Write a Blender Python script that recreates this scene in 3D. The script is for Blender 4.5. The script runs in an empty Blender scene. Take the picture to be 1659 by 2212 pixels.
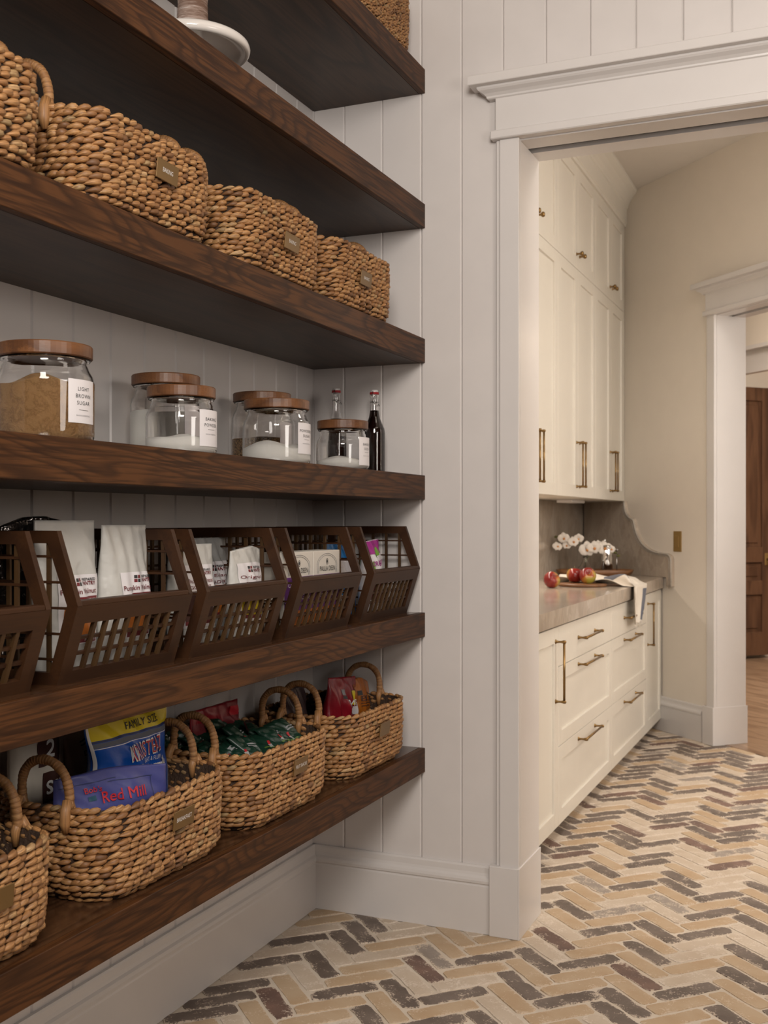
import bpy, math, random
import numpy as np
from math import sin, cos, pi, sqrt, radians, atan2
C = bpy.context.scene.collection
scene = bpy.context.scene

# ------------------------------------------------------------------ camera
CAM_H = 1.25
YAW = math.atan2(1004.0, 2367.0)
cam_data = bpy.data.cameras.new('camera'); cam = bpy.data.objects.new('camera', cam_data); C.objects.link(cam)
cam.location = (0, 0, CAM_H); cam.rotation_euler = (pi/2, 0, YAW)
cam_data.sensor_fit = 'HORIZONTAL'; cam_data.sensor_width = 36.0
cam_data.lens = 36.0*2367.0/1659.0
cam_data.shift_y = 18.5/1659.0
cam_data.clip_start = 0.05
cam_data.dof.use_dof = True; cam_data.dof.focus_distance = 2.45; cam_data.dof.aperture_fstop = 10.0
scene.camera = cam

# ------------------------------------------------------------------ world, lights, exposure
w = bpy.data.worlds.new('world'); scene.world = w; w.use_nodes = True
w.node_tree.nodes['Background'].inputs[0].default_value = (1.0, 0.93, 0.86, 1)
w.node_tree.nodes['Background'].inputs[1].default_value = 0.03
vs = scene.view_settings
vs.view_transform = 'Standard'; vs.look = 'None'; vs.gamma = 1.0; vs.use_curve_mapping = False
vs.exposure = 0.76

def area(name, loc, target, sx, sy, power, col):
    l = bpy.data.lights.new(name, 'AREA'); l.shape = 'RECTANGLE'; l.size = sx; l.size_y = sy; l.energy = power; l.color = col
    o = bpy.data.objects.new(name, l); C.objects.link(o); o.location = loc
    import mathutils
    d = mathutils.Vector(target) - mathutils.Vector(loc)
    o.rotation_euler = d.to_track_quat('-Z', 'Y').to_euler()
    return o
WARM = (1.0, 0.88, 0.76); DAY = (1.0, 0.93, 0.86)
area('pantry_ceiling_light', (0.45, 1.9, 3.26), (0.40, 2.0, 0), 0.6, 1.0, 3.5, WARM)
area('lower_shelf_fill', (1.28, 1.30, 1.75), (-1.2, 2.1, 1.1), 0.9, 0.8, 12.5, DAY)  # added fill for the lower shelves, no window built in this wall
area('pantry_rear_ceiling_light', (0.20, -0.35, 2.60), (-0.5, 3.18, 1.30), 1.0, 0.9, 46, DAY)
area('gallery_ceiling_light', (0.2, 4.4, 3.26), (0.2, 4.5, 0), 0.6, 0.9, 11, DAY)
area('diagonal_wall_fill', (1.95, 3.50, 1.9), (-0.6, 5.9, 1.5), 0.5, 1.5, 38, DAY)  # added fill aimed at the diagonal wall, there is no window here
area('backsplash_fill', (-1.50, 5.25, 1.36), (-1.50, 5.25, 0), 0.06, 1.2, 3.0, WARM)  # added lamp that brightens the backsplash, no lit fitting stands here
area('hall_window_light', (1.55, 6.2, 1.9), (-1.2, 5.6, 1.1), 1.5, 1.9, 11, DAY)
area('hall_header_fill', (-0.30, 7.30, 3.24), (-0.3, 7.3, 0), 0.7, 0.7, 22, WARM)  # unseen lamp added to brighten the hall header and wall
area('hall_ceiling_light', (0.6, 8.2, 3.2), (0.0, 8.3, 0), 1.2, 1.2, 60, WARM)

# ------------------------------------------------------------------ node material helpers
MATS = {}
def newmat(name):
    m = bpy.data.materials.new(name); m.use_nodes = True
    nt = m.node_tree; b = nt.nodes['Principled BSDF']
    MATS[name] = m
    return m, nt, b
def srgb(r, g, b):
    f = lambda c: (c/255/12.92) if c/255 <= 0.04045 else ((c/255+0.055)/1.055)**2.4
    return (f(r), f(g), f(b), 1)
def nd(nt, typ, **kw):
    n = nt.nodes.new(typ)
    for k, v in kw.items():
        if k.startswith('i_'):
            key = k[2:]
            key = int(key) if key.isdigit() else key.replace('_', ' ')
            n.inputs[key].default_value = v
        else: setattr(n, k, v)
    return n
def ramp(nt, fac, stops, interp='LINEAR'):
    r = nt.nodes.new('ShaderNodeValToRGB'); r.color_ramp.interpolation = interp
    e = r.color_ramp.elements
    while len(e) < len(stops): e.new(0.5)
    for x, (p, c) in zip(e, stops):
        x.position = p; x.color = c if len(c) == 4 else (*c, 1)
    nt.links.new(fac, r.inputs[0]); return r.outputs[0]
def mix(nt, fac, a, b, mode='MIX'):
    n = nt.nodes.new('ShaderNodeMix'); n.data_type = 'RGBA'; n.blend_type = mode
    for s, v in ((n.inputs[0], fac), (n.inputs[6], a), (n.inputs[7], b)):
        if isinstance(v, (int, float)): s.default_value = v
        elif isinstance(v, tuple): s.default_value = v
        else: nt.links.new(v, s)
    return n.outputs[2]
def mth(nt, op, a, b=None):
    n = nt.nodes.new('ShaderNodeMath'); n.operation = op
    for s, v in ((n.inputs[0], a), (n.inputs[1], b)):
        if v is None: continue
        if isinstance(v, (int, float)): s.default_value = v
        else: nt.links.new(v, s)
    return n.outputs[0]
def coords(nt, scale=(1, 1, 1), loc=(0, 0, 0), kind='Object'):
    tc = nt.nodes.new('ShaderNodeTexCoord'); mp = nt.nodes.new('ShaderNodeMapping')
    mp.inputs['Scale'].default_value = scale; mp.inputs['Location'].default_value = loc
    nt.links.new(tc.outputs[kind], mp.inputs[0]); return mp.outputs[0]
def noise(nt, vec, scale, detail=3, rough=0.5, dist=0.0):
    n = nd(nt, 'ShaderNodeTexNoise', i_Scale=scale, i_Detail=detail, i_Roughness=rough, i_Distortion=dist)
    nt.links.new(vec, n.inputs['Vector']); return n.outputs['Fac']
def bump(nt, b, h, strength=0.3, dist=0.002):
    n = nd(nt, 'ShaderNodeBump', i_Strength=strength, i_Distance=dist)
    nt.links.new(h, n.inputs['Height']); nt.links.new(n.outputs[0], b.inputs['Normal'])
def plain(name, col, rough=0.5, metal=0.0, spec=None, bumpy=None, var=0.0):
    m, nt, b = newmat(name)
    b.inputs['Base Color'].default_value = col; b.inputs['Roughness'].default_value = rough; b.inputs['Metallic'].default_value = metal
    if spec is not None: b.inputs['Specular IOR Level'].default_value = spec
    if var or bumpy:
        v = coords(nt)
        if var:
            n = noise(nt, v, 9, 4)
            c2 = tuple(x*(1-var) for x in col[:3]) + (1,)
            nt.links.new(ramp(nt, n, [(0.35, c2), (0.65, col)]), b.inputs['Base Color'])
        if bumpy:
            bump(nt, b, noise(nt, v, bumpy[0], 3), bumpy[1], bumpy[2])
    return m

paint = plain('white_wall_paint', (0.66, 0.625, 0.605, 1), 0.42, var=0.03)
trimp = plain('white_trim_paint', (0.66, 0.63, 0.61, 1), 0.30, var=0.02)
cabp = plain('cream_cabinet_paint', (0.72, 0.68, 0.60, 1), 0.32, var=0.02)
wallg = plain('greige_wall_paint', (0.75, 0.685, 0.60, 1), 0.6, var=0.02)
ceilp = plain('ceiling_paint', (0.66, 0.61, 0.55, 1), 0.7, var=0.02)
slot_shade_mat = plain('slot_shade_black', (0.02, 0.018, 0.015, 1), 0.8)  # near-black for the painted shade in the head slots
brass = plain('aged_brass', (0.27, 0.165, 0.065, 1), 0.30, 1.0, var=0.25)
plate_brass = plain('brass_plate', (0.17, 0.095, 0.028, 1), 0.38, 0.35, var=0.12)
satin_brass = plain('satin_brass', (0.34, 0.215, 0.075, 1), 0.42, 0.35)
chrome = plain('chrome', (0.75, 0.75, 0.75, 1), 0.08, 1.0)
steel_wire = plain('steel_wire', (0.45, 0.44, 0.43, 1), 0.25, 1.0)
ink = plain('black_ink', (0.03, 0.028, 0.028, 1), 0.6)
ink_grey = plain('grey_ink', (0.25, 0.25, 0.26, 1), 0.6)
ink_white = plain('white_ink', (0.72, 0.70, 0.68, 1), 0.5)
ink_red = plain('red_ink', (0.45, 0.02, 0.03, 1), 0.45)
ink_maroon = plain('maroon_ink', (0.16, 0.02, 0.025, 1), 0.5)
ink_brown = plain('brown_ink', (0.06, 0.022, 0.016, 1), 0.5)
ink_orange = plain('orange_ink', (0.55, 0.16, 0.02, 1), 0.5, var=0.5)
ink_blue = plain('navy_ink', (0.02, 0.03, 0.10, 1), 0.5)
labelp = plain('white_label_paper', (0.70, 0.67, 0.68, 1), 0.55)
yellow = plain('yellow_film', (0.62, 0.48, 0.01, 1), 0.35)
blue = plain('blue_film', (0.006, 0.075, 0.38, 1), 0.3, bumpy=(25, 0.5, 0.004))
periw = plain('periwinkle_film', (0.050, 0.056, 0.20, 1), 0.42, bumpy=(22, 0.5, 0.004))
redf = plain('red_film', (0.26, 0.008, 0.018, 1), 0.3, bumpy=(25, 0.6, 0.004), var=0.3)
orangef = plain('orange_film', (0.42, 0.12, 0.01, 1), 0.35, bumpy=(25, 0.6, 0.004), var=0.3)
tealf = plain('teal_film', (0.01, 0.06, 0.10, 1), 0.35, bumpy=(25, 0.6, 0.004))
brownf = plain('dark_brown_film', (0.05, 0.03, 0.03, 1), 0.35, bumpy=(25, 0.6, 0.004))
greenf = plain('dark_green_film', (0.007, 0.030, 0.018, 1), 0.35, bumpy=(40, 0.6, 0.003))
limef = plain('lime_print', (0.16, 0.36, 0.03, 1), 0.4)
mossf = plain('moss_print', (0.06, 0.12, 0.02, 1), 0.5)
magf = plain('magenta_print', (0.32, 0.01, 0.22, 1), 0.4)
skyf = plain('bright_blue_film', (0.01, 0.16, 0.45, 1), 0.3, bumpy=(25, 0.6, 0.004))
purpf = plain('purple_print', (0.14, 0.03, 0.20, 1), 0.5)
whitepouch = plain('white_matte_pouch', (0.50, 0.49, 0.46, 1), 0.42, bumpy=(14, 1.0, 0.010))
greypouch = plain('grey_matte_pouch', (0.30, 0.30, 0.29, 1), 0.45, bumpy=(16, 0.5, 0.006))
paperbag = plain('white_paper_bag', (0.64, 0.58, 0.49, 1), 0.6, bumpy=(60, 0.3, 0.002))
foil = plain('dark_foil', (0.10, 0.09, 0.085, 1), 0.18, 0.9, bumpy=(30, 1.0, 0.012))
boxcard = plain('ivory_carton', (0.60, 0.56, 0.50, 1), 0.5)
ceramic = plain('white_ceramic', (0.68, 0.64, 0.60, 1), 0.10)
rubber_red = plain('red_rubber', (0.35, 0.01, 0.015, 1), 0.5)
porcelain = plain('porcelain_stopper', (0.7, 0.68, 0.66, 1), 0.2)
petal = plain('orchid_petal', (0.66, 0.60, 0.53, 1), 0.5)
petal_c = plain('orchid_lip', (0.55, 0.22, 0.05, 1), 0.5)
stemg = plain('green_stem', (0.10, 0.10, 0.02, 1), 0.5)
linen = plain('cream_linen', (0.66, 0.60, 0.52, 1), 0.9, bumpy=(300, 0.3, 0.001))
slate = plain('slate_blue_weave', (0.12, 0.125, 0.15, 1), 0.9)

# glass
def glassmat(name, col=(1, 1, 1, 1), ior=1.45):
    m, nt, b = newmat(name)
    b.inputs['Base Color'].default_value = col; b.inputs['Roughness'].default_value = 0.01
    b.inputs['Transmission Weight'].default_value = 1.0; b.inputs['IOR'].default_value = ior
    return m
glass = glassmat('clear_glass')
m, nt, b = newmat('dark_syrup'); syrup = m
b.inputs['Base Color'].default_value = (0.012, 0.004, 0.003, 1); b.inputs['Roughness'].default_value = 0.08
m, nt, b = newmat('fine_white_powder'); powder = m
b.inputs['Base Color'].default_value = (0.80, 0.78, 0.73, 1); b.inputs['Roughness'].default_value = 0.9
m, nt, b = newmat('clumpy_brown_sugar'); bsugar = m
v = coords(nt)
n0 = noise(nt, v, 300, 4, 0.8); n1 = noise(nt, v, 34, 5, 0.6, 0.3)
crack = mth(nt, 'ABSOLUTE', mth(nt, 'SUBTRACT', n1, 0.5))
ck = ramp(nt, crack, [(0.0, (0.24, 0.13, 0.052)), (0.012, (0.31, 0.175, 0.072)), (0.05, (0.38, 0.22, 0.09)), (0.2, (0.42, 0.25, 0.11))])
nt.links.new(mix(nt, mth(nt, 'MULTIPLY', n0, 0.5), ck, (0.26, 0.14, 0.055, 1)), b.inputs['Base Color'])
b.inputs['Roughness'].default_value = 0.9; bump(nt, b, n1, 1.0, 0.01)
m, nt, b = newmat('mixed_grain'); grain = m
v = coords(nt); vo = nd(nt, 'ShaderNodeTexVoronoi', i_Scale=220.0); nt.links.new(v, vo.inputs['Vector'])
nt.links.new(ramp(nt, vo.outputs['Distance'], [(0.0, (0.42, 0.26, 0.11)), (0.5, (0.30, 0.17, 0.07)), (0.9, (0.05, 0.025, 0.01))]), b.inputs['Base Color'])
b.inputs['Roughness'].default_value = 0.8; bump(nt, b, vo.outputs['Distance'], 0.8, -0.004)

# woods: cathedral figure = contour lines of a stretched noise
def woodmat(name, light, dark, axis='Y', scale=1.0, rough=0.35, rings=9.0, lineq=0.5, seed=0.0, pore=0.5, zs=4.5, coat=0.0, spec=0.5):
    m, nt, b = newmat(name)
    st = {'Y': (zs, 0.75, zs), 'X': (0.75, zs, zs), 'Z': (zs, zs, 0.75)}[axis]
    pr_ = {'Y': (140, 5, 140), 'X': (5, 140, 140), 'Z': (140, 140, 5)}[axis]
    tc = nt.nodes.new('ShaderNodeTexCoord'); oi = nt.nodes.new('ShaderNodeObjectInfo')
    off = nt.nodes.new('ShaderNodeVectorMath'); off.operation = 'ADD'
    sc = nt.nodes.new('ShaderNodeVectorMath'); sc.operation = 'SCALE'; sc.inputs['Scale'].default_value = 0.0
    cmb = nt.nodes.new('ShaderNodeCombineXYZ')
    rr = mth(nt, 'MULTIPLY', oi.outputs['Random'], 37.0)
    for i in range(3): nt.links.new(rr, cmb.inputs[i])
    nt.links.new(tc.outputs['Object'], off.inputs[0]); nt.links.new(cmb.outputs[0], off.inputs[1])
    def mapped(s):
        mp = nt.nodes.new('ShaderNodeMapping'); mp.inputs['Scale'].default_value = tuple(x*scale for x in s)
        mp.inputs['Location'].default_value = (seed, seed*1.7, seed*0.3)
        nt.links.new(off.outputs[0], mp.inputs[0]); return mp.outputs[0]
    big = noise(nt, mapped(st), 1.0, 2.0, 0.45, 0.25)
    fine = noise(nt, mapped(pr_), 1.0, 3.0, 0.6)
    wob = noise(nt, mapped(tuple(x*5 for x in st)), 1.0, 2.0)
    ring = mth(nt, 'FRACT', mth(nt, 'ADD', mth(nt, 'MULTIPLY', big, rings), mth(nt, 'ADD', mth(nt, 'MULTIPLY', wob, 0.5), mth(nt, 'MULTIPLY', fine, 0.35))))
    patch = noise(nt, mapped(tuple(x*0.5 for x in st)), 1.3, 2.0)
    mid = tuple((a+c)/2 for a, c in zip(light, dark))
    rc = ramp(nt, ring, [(0.0, mid), (0.12, light), (0.55, light), (0.80, mid), (0.93, tuple(a*0.45+c*0.55 for a, c in zip(mid, dark))), (1.0, mid)])
    rc = mix(nt, mth(nt, 'MULTIPLY', ramp(nt, fine, [(0.40, (1, 1, 1)), (0.56, (0, 0, 0))]), pore), rc, (*dark, 1))
    rc = mix(nt, mth(nt, 'MULTIPLY', patch, 0.45), rc, (*mid, 1), 'MIX')
    nt.links.new(rc, b.inputs['Base Color'])
    b.inputs['Roughness'].default_value = rough; b.inputs['Specular IOR Level'].default_value = spec
    if coat: b.inputs['Coat Weight'].default_value = coat; b.inputs['Coat Roughness'].default_value = 0.12
    bump(nt, b, mth(nt, 'ADD', fine, ring), 0.12, 0.0006)
    return m
oak = woodmat('stained_oak', (0.092, 0.0355, 0.011), (0.015, 0.0055, 0.0025), 'Y', 1.0, 0.5, 34, pore=0.8, zs=5.0, spec=0.18)
oak_top = woodmat('stained_oak_top', (0.080, 0.036, 0.016), (0.018, 0.008, 0.005), 'Y', 1.0, 0.20, 18, pore=0.3, zs=6.0)
oak_under = woodmat('stained_oak_underside', (0.060, 0.032, 0.018), (0.016, 0.0085, 0.006), 'Y', 1.0, 0.38, 12, pore=0.5, zs=3.5, spec=0.22)
walnut = woodmat('walnut_crate_wood', (0.048, 0.019, 0.0068), (0.023, 0.0088, 0.0038), 'Y', 1.2, 0.5, 5, pore=0.25, spec=0.25)
walnut_z = woodmat('walnut_crate_wood_upright', (0.070, 0.036, 0.013), (0.032, 0.015, 0.007), 'Z', 1.2, 0.5, 5, pore=0.25, spec=0.25)
teak = woodmat('acacia_lid_wood', (0.185, 0.075, 0.026), (0.060, 0.022, 0.009), 'Y', 2.2, 0.38, 5, pore=0.3)
doorwood = woodmat('walnut_door_wood', (0.17, 0.085, 0.045), (0.055, 0.024, 0.013), 'Z', 1.0, 0.4, 5, pore=0.35)
traywood = woodmat('carved_tray_wood', (0.20, 0.085, 0.028), (0.06, 0.022, 0.008), 'X', 2.0, 0.45, 6, pore=0.3)
plankwood = woodmat('hall_floor_wood', (0.42, 0.28, 0.18), (0.17, 0.10, 0.06), 'X', 1.2, 0.28, 6, pore=0.3)
m, nt, b = newmat('whitewashed_wood'); washed = m
v = coords(nt, (6, 6, 60)); n1 = noise(nt, v, 1.5, 5, 0.7, 0.5)
nt.links.new(ramp(nt, n1, [(0.42, (0.13, 0.07, 0.045)), (0.55, (0.30, 0.22, 0.18)), (0.66, (0.55, 0.50, 0.47))]), b.inputs['Base Color'])
b.inputs['Roughness'].default_value = 0.7; bump(nt, b, n1, 0.6, 0.002)

# woven water hyacinth: tone comes from a per-stitch attribute
m, nt, b = newmat('water_hyacinth_weave'); weave = m
at = nd(nt, 'ShaderNodeAttribute', attribute_name='tone')
fa = nd(nt, 'ShaderNodeAttribute', attribute_name='fibre')
mpf = nt.nodes.new('ShaderNodeMapping'); mpf.inputs['Scale'].default_value = (5.0, 0.7, 40.0); nt.links.new(fa.outputs['Vector'], mpf.inputs[0])
nf = noise(nt, mpf.outputs[0], 1.0, 3, 0.65)
col = ramp(nt, at.outputs['Fac'], [(0.0, (0.13, 0.058, 0.022)), (0.15, (0.27, 0.125, 0.043)), (0.45, (0.43, 0.215, 0.078)), (0.75, (0.51, 0.285, 0.115)), (0.9, (0.34, 0.245, 0.115)), (1.0, (0.60, 0.39, 0.19))])
col = mix(nt, ramp(nt, nf, [(0.42, (0.75, 0.75, 0.75)), (0.60, (0, 0, 0))]), col, (0.15, 0.066, 0.024, 1))
nt.links.new(col, b.inputs['Base Color']); b.inputs['Roughness'].default_value = 0.5
bump(nt, b, nf, 0.6, 0.0012)
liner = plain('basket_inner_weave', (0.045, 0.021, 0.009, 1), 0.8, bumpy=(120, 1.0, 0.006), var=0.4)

# stone
def stonemat(name, base, vein, rough, sc=(1.3, 1.3, 0.8)):
    m, nt, b = newmat(name)
    v = coords(nt, sc); n1 = noise(nt, v, 2.2, 5, 0.6, 1.2); n2 = noise(nt, v, 9, 4, 0.6, 0.6)
    a = mix(nt, mth(nt, 'MULTIPLY', ramp(nt, n1, [(0.38, (0, 0, 0)), (0.62, (1, 1, 1))]), 0.7), base, vein)
    dk = tuple(x*0.62 for x in base[:3]) + (1,)
    a = mix(nt, mth(nt, 'MULTIPLY', ramp(nt, n2, [(0.44, (1, 1, 1)), (0.5, (0, 0, 0)), (0.56, (0.5, 0.5, 0.5))]), 0.35), a, dk)
    nt.links.new(a, b.inputs['Base Color']); b.inputs['Roughness'].default_value = rough
    return m
stone = stonemat('taupe_quartzite', (0.40, 0.325, 0.255, 1), (0.56, 0.49, 0.405, 1), 0.14)
stone_edge = stonemat('taupe_quartzite_honed', (0.46, 0.39, 0.32, 1), (0.56, 0.50, 0.43, 1), 0.35, (2, 2, 2))
stone_trim = stonemat('pale_quartzite_edge', (0.40, 0.36, 0.31, 1), (0.48, 0.44, 0.38, 1), 0.35, (4, 4, 4))

# bricks
def brickmat(name, c1, c2, scuff, amount, rough=0.75, hi=0.0):
    m, nt, b = newmat(name)
    tc = nt.nodes.new('ShaderNodeTexCoord'); oi = nt.nodes.new('ShaderNodeObjectInfo')
    geo = nt.nodes.new('ShaderNodeNewGeometry')
    n1 = nd(nt, 'ShaderNodeTexNoise', i_Scale=9.0, i_Detail=4.0); nt.links.new(geo.outputs['Position'], n1.inputs['Vector'])
    n2 = nd(nt, 'ShaderNodeTexNoise', i_Scale=130.0, i_Detail=6.0, i_Roughness=0.8); nt.links.new(geo.outputs['Position'], n2.inputs['Vector'])
    n3 = nd(nt, 'ShaderNodeTexNoise', i_Scale=22.0, i_Detail=3.0); nt.links.new(geo.outputs['Position'], n3.inputs['Vector'])
    c = ramp(nt, n1.outputs['Fac'], [(0.36, c1), (0.64, c2)])
    ed = nd(nt, 'ShaderNodeAttribute', attribute_name='edge')
    f = mth(nt, 'MULTIPLY', n2.outputs['Fac'], mth(nt, 'ADD', n3.outputs['Fac'], 0.5))
    f = mth(nt, 'ADD', f, mth(nt, 'MULTIPLY', mth(nt, 'POWER', ed.outputs['Fac'], 3.0), 0.13))
    f = ramp(nt, f, [(amount, (0, 0, 0)), (amount+0.06, (1, 1, 1))])
    c = mix(nt, f, c, scuff)
    nt.links.new(c, b.inputs['Base Color']); b.inputs['Roughness'].default_value = rough
    bump(nt, b, mth(nt, 'ADD', n2.outputs['Fac'], n3.outputs['Fac']), 0.5, 0.002)
    return m
SC = (0.60, 0.50, 0.40, 1)
brickm = [brickmat('cream_brick', (0.52, 0.42, 0.32), (0.57, 0.475, 0.375), (0.66, 0.57, 0.48, 1), 0.56),
          brickmat('ochre_brick', (0.46, 0.325, 0.20), (0.50, 0.375, 0.25), (0.60, 0.48, 0.36, 1), 0.60),
          brickmat('charcoal_brick', (0.118, 0.088, 0.071), (0.180, 0.140, 0.115), SC, 0.60, 0.6),
          brickmat('russet_brick', (0.125, 0.075, 0.060), (0.20, 0.118, 0.090), SC, 0.60, 0.6),
          brickmat('grey_brick', (0.27, 0.225, 0.19), (0.34, 0.29, 0.25), SC, 0.55, 0.6)]
m, nt, b = newmat('brick_mortar'); mortar = m
v = coords(nt); n1 = noise(nt, v, 140, 4, 0.7); n2 = noise(nt, v, 6, 3)
nt.links.new(ramp(nt, n2, [(0.3, (0.56, 0.475, 0.38)), (0.7, (0.64, 0.56, 0.465))]), b.inputs['Base Color'])
b.inputs['Roughness'].default_value = 0.95; bump(nt, b, n1, 0.6, 0.002)

m, nt, b = newmat('apple_skin'); applem = m
tc = nt.nodes.new('ShaderNodeTexCoord'); sx = nt.nodes.new('ShaderNodeSeparateXYZ'); nt.links.new(tc.outputs['Object'], sx.inputs[0])
n1 = noise(nt, coords(nt, (30, 30, 12)), 1.0, 4, 0.6)
f = mth(nt, 'ADD', mth(nt, 'MULTIPLY', sx.outputs[0], 9.0), mth(nt, 'MULTIPLY', n1, 1.1))
nt.links.new(ramp(nt, f, [(0.25, (0.15, 0.008, 0.007)), (0.52, (0.22, 0.018, 0.010)), (0.70, (0.34, 0.13, 0.02)), (0.90, (0.30, 0.26, 0.035))]), b.inputs['Base Color'])
b.inputs['Roughness'].default_value = 0.2

# ------------------------------------------------------------------ mesh helpers
class MB:
    def __init__(s): s.v = []; s.f = []; s.m = []; s.sm = []
    def add(s, vs, fs, mi=0, smooth=False):
        o = len(s.v); s.v += [tuple(map(float, p)) for p in vs]
        for f in fs: s.f.append(tuple(i+o for i in f)); s.m.append(mi); s.sm.append(smooth)
        return s
    def box(s, x0, x1, y0, y1, z0, z1, mi=0, bev=0.0):
        if bev <= 0:
            return s.add([(x0,y0,z0),(x1,y0,z0),(x1,y1,z0),(x0,y1,z0),(x0,y0,z1),(x1,y0,z1),(x1,y1,z1),(x0,y1,z1)],
                  [(3,2,1,0),(4,5,6,7),(0,1,5,4),(1,2,6,5),(2,3,7,6),(3,0,4,7)], mi)
        b = min(bev, (x1-x0)/2.01, (y1-y0)/2.01, (z1-z0)/2.01)
        vs = []; idx = {}
        for ix, X in ((0, x0), (1, x1)):
            for iy, Y in ((0, y0), (1, y1)):
                for iz, Z in ((0, z0), (1, z1)):
                    sx_, sy_, sz_ = (1, -1)[ix], (1, -1)[iy], (1, -1)[iz]
                    idx[ix,iy,iz,'x'] = len(vs); vs.append((X, Y+sy_*b, Z+sz_*b))
                    idx[ix,iy,iz,'y'] = len(vs); vs.append((X+sx_*b, Y, Z+sz_*b))
                    idx[ix,iy,iz,'z'] = len(vs); vs.append((X+sx_*b, Y+sy_*b, Z))
        g = lambda *k: idx[k]
        fs = [(g(0,0,0,'x'),g(0,0,1,'x'),g(0,1,1,'x'),g(0,1,0,'x')),(g(1,0,0,'x'),g(1,1,0,'x'),g(1,1,1,'x'),g(1,0,1,'x')),
              (g(0,0,0,'y'),g(1,0,0,'y'),g(1,0,1,'y'),g(0,0,1,'y')),(g(0,1,0,'y'),g(0,1,1,'y'),g(1,1,1,'y'),g(1,1,0,'y')),
              (g(0,0,0,'z'),g(0,1,0,'z'),g(1,1,0,'z'),g(1,0,0,'z')),(g(0,0,1,'z'),g(1,0,1,'z'),g(1,1,1,'z'),g(0,1,1,'z'))]
        for iy in (0,1):
            for iz in (0,1): fs.append((g(0,iy,iz,'y'),g(1,iy,iz,'y'),g(1,iy,iz,'z'),g(0,iy,iz,'z')))
        for ix in (0,1):
            for iz in (0,1): fs.append((g(ix,0,iz,'x'),g(ix,1,iz,'x'),g(ix,1,iz,'z'),g(ix,0,iz,'z')))
        for ix in (0,1):
            for iy in (0,1): fs.append((g(ix,iy,0,'x'),g(ix,iy,1,'x'),g(ix,iy,1,'y'),g(ix,iy,0,'y')))
        for ix in (0,1):
            for iy in (0,1):
                for iz in (0,1): fs.append((g(ix,iy,iz,'x'),g(ix,iy,iz,'y'),g(ix,iy,iz,'z')))
        return s.add(vs, fs, mi)
    def lathe(s, prof, n=40, c=(0, 0, 0), mi=0, smooth=True, sy=1.0):
        vs = []; fs = []; rings = []
        for r, z in prof:
            if r < 1e-6: rings.append([len(vs)]); vs.append((c[0], c[1], c[2]+z)); continue
            rings.append(list(range(len(vs), len(vs)+n)))
            for k in range(n):
                a = 2*pi*k/n; vs.append((c[0]+r*cos(a), c[1]+r*sin(a)*sy, c[2]+z))
        for A, B in zip(rings[:-1], rings[1:]):
            for k in range(n):
                k2 = (k+1) % n
                if len(A) == 1 and len(B) == 1: break
                if len(A) == 1: fs.append((A[0], B[k2], B[k]))
                elif len(B) == 1: fs.append((A[k], A[k2], B[0]))
                else: fs.append((A[k], A[k2], B[k2], B[k]))
        return s.add(vs, fs, mi, smooth)
    def tube(s, pts, r, n=8, mi=0, smooth=True, caps=True, twist=None):
        pts = [np.array(p, float) for p in pts]; R = r if hasattr(r, '__len__') else [r]*len(pts)
        up = None; vs = []
        for i, p in enumerate(pts):
            t = pts[min(i+1, len(pts)-1)] - pts[max(i-1, 0)]; t = t/(np.linalg.norm(t)+1e-12)
            if up is None:
                up = np.array((0, 0, 1.)) if abs(t[2]) < 0.9 else np.array((1., 0, 0))
            a = np.cross(t, up); a /= np.linalg.norm(a)+1e-12; b_ = np.cross(a, t); up = b_
            for k in range(n):
                q = 2*pi*k/n; rr = R[i]
                if twist: rr = rr*twist(i, q)
                vs.append(tuple(p + rr*(cos(q)*a + sin(q)*b_)))
        fs = [(i*n+k, i*n+(k+1) % n, (i+1)*n+(k+1) % n, (i+1)*n+k) for i in range(len(pts)-1) for k in range(n)]
        if caps: fs += [tuple(range(n))[::-1], tuple(range((len(pts)-1)*n, len(pts)*n))]
        return s.add(vs, fs, mi, smooth)
    def sphere(s, c, r, n=14, m_=8, mi=0, sc=(1, 1, 1)):
        vs = [(c[0], c[1], c[2]-r*sc[2])]; fs = []
        for j in range(1, m_):
            a = -pi/2+pi*j/m_
            for k in range(n):
                q = 2*pi*k/n; vs.append((c[0]+r*cos(a)*cos(q)*sc[0], c[1]+r*cos(a)*sin(q)*sc[1], c[2]+r*sin(a)*sc[2]))
        vs.append((c[0], c[1], c[2]+r*sc[2])); T = len(vs)-1
        for k in range(n):
            k2 = (k+1) % n; fs.append((0, 1+k2, 1+k)); fs.append((T, 1+(m_-2)*n+k, 1+(m_-2)*n+k2))
            for j in range(m_-2): fs.append((1+j*n+k, 1+j*n+k2, 1+(j+1)*n+k2, 1+(j+1)*n+k))
        return s.add(vs, fs, mi, True)
    def prism(s, poly, axis, a0, a1, mi=0):
        def P(p, a):
            if axis == 'x': return (a, p[0], p[1])
            if axis == 'y': return (p[0], a, p[1])
            return (p[0], p[1], a)
        n = len(poly); vs = [P(p, a0) for p in poly]+[P(p, a1) for p in poly]
        fs = [tuple(range(n))[::-1], tuple(range(n, 2*n))]+[(i, (i+1) % n, n+(i+1) % n, n+i) for i in range(n)]
        return s.add(vs, fs, mi)
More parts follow.
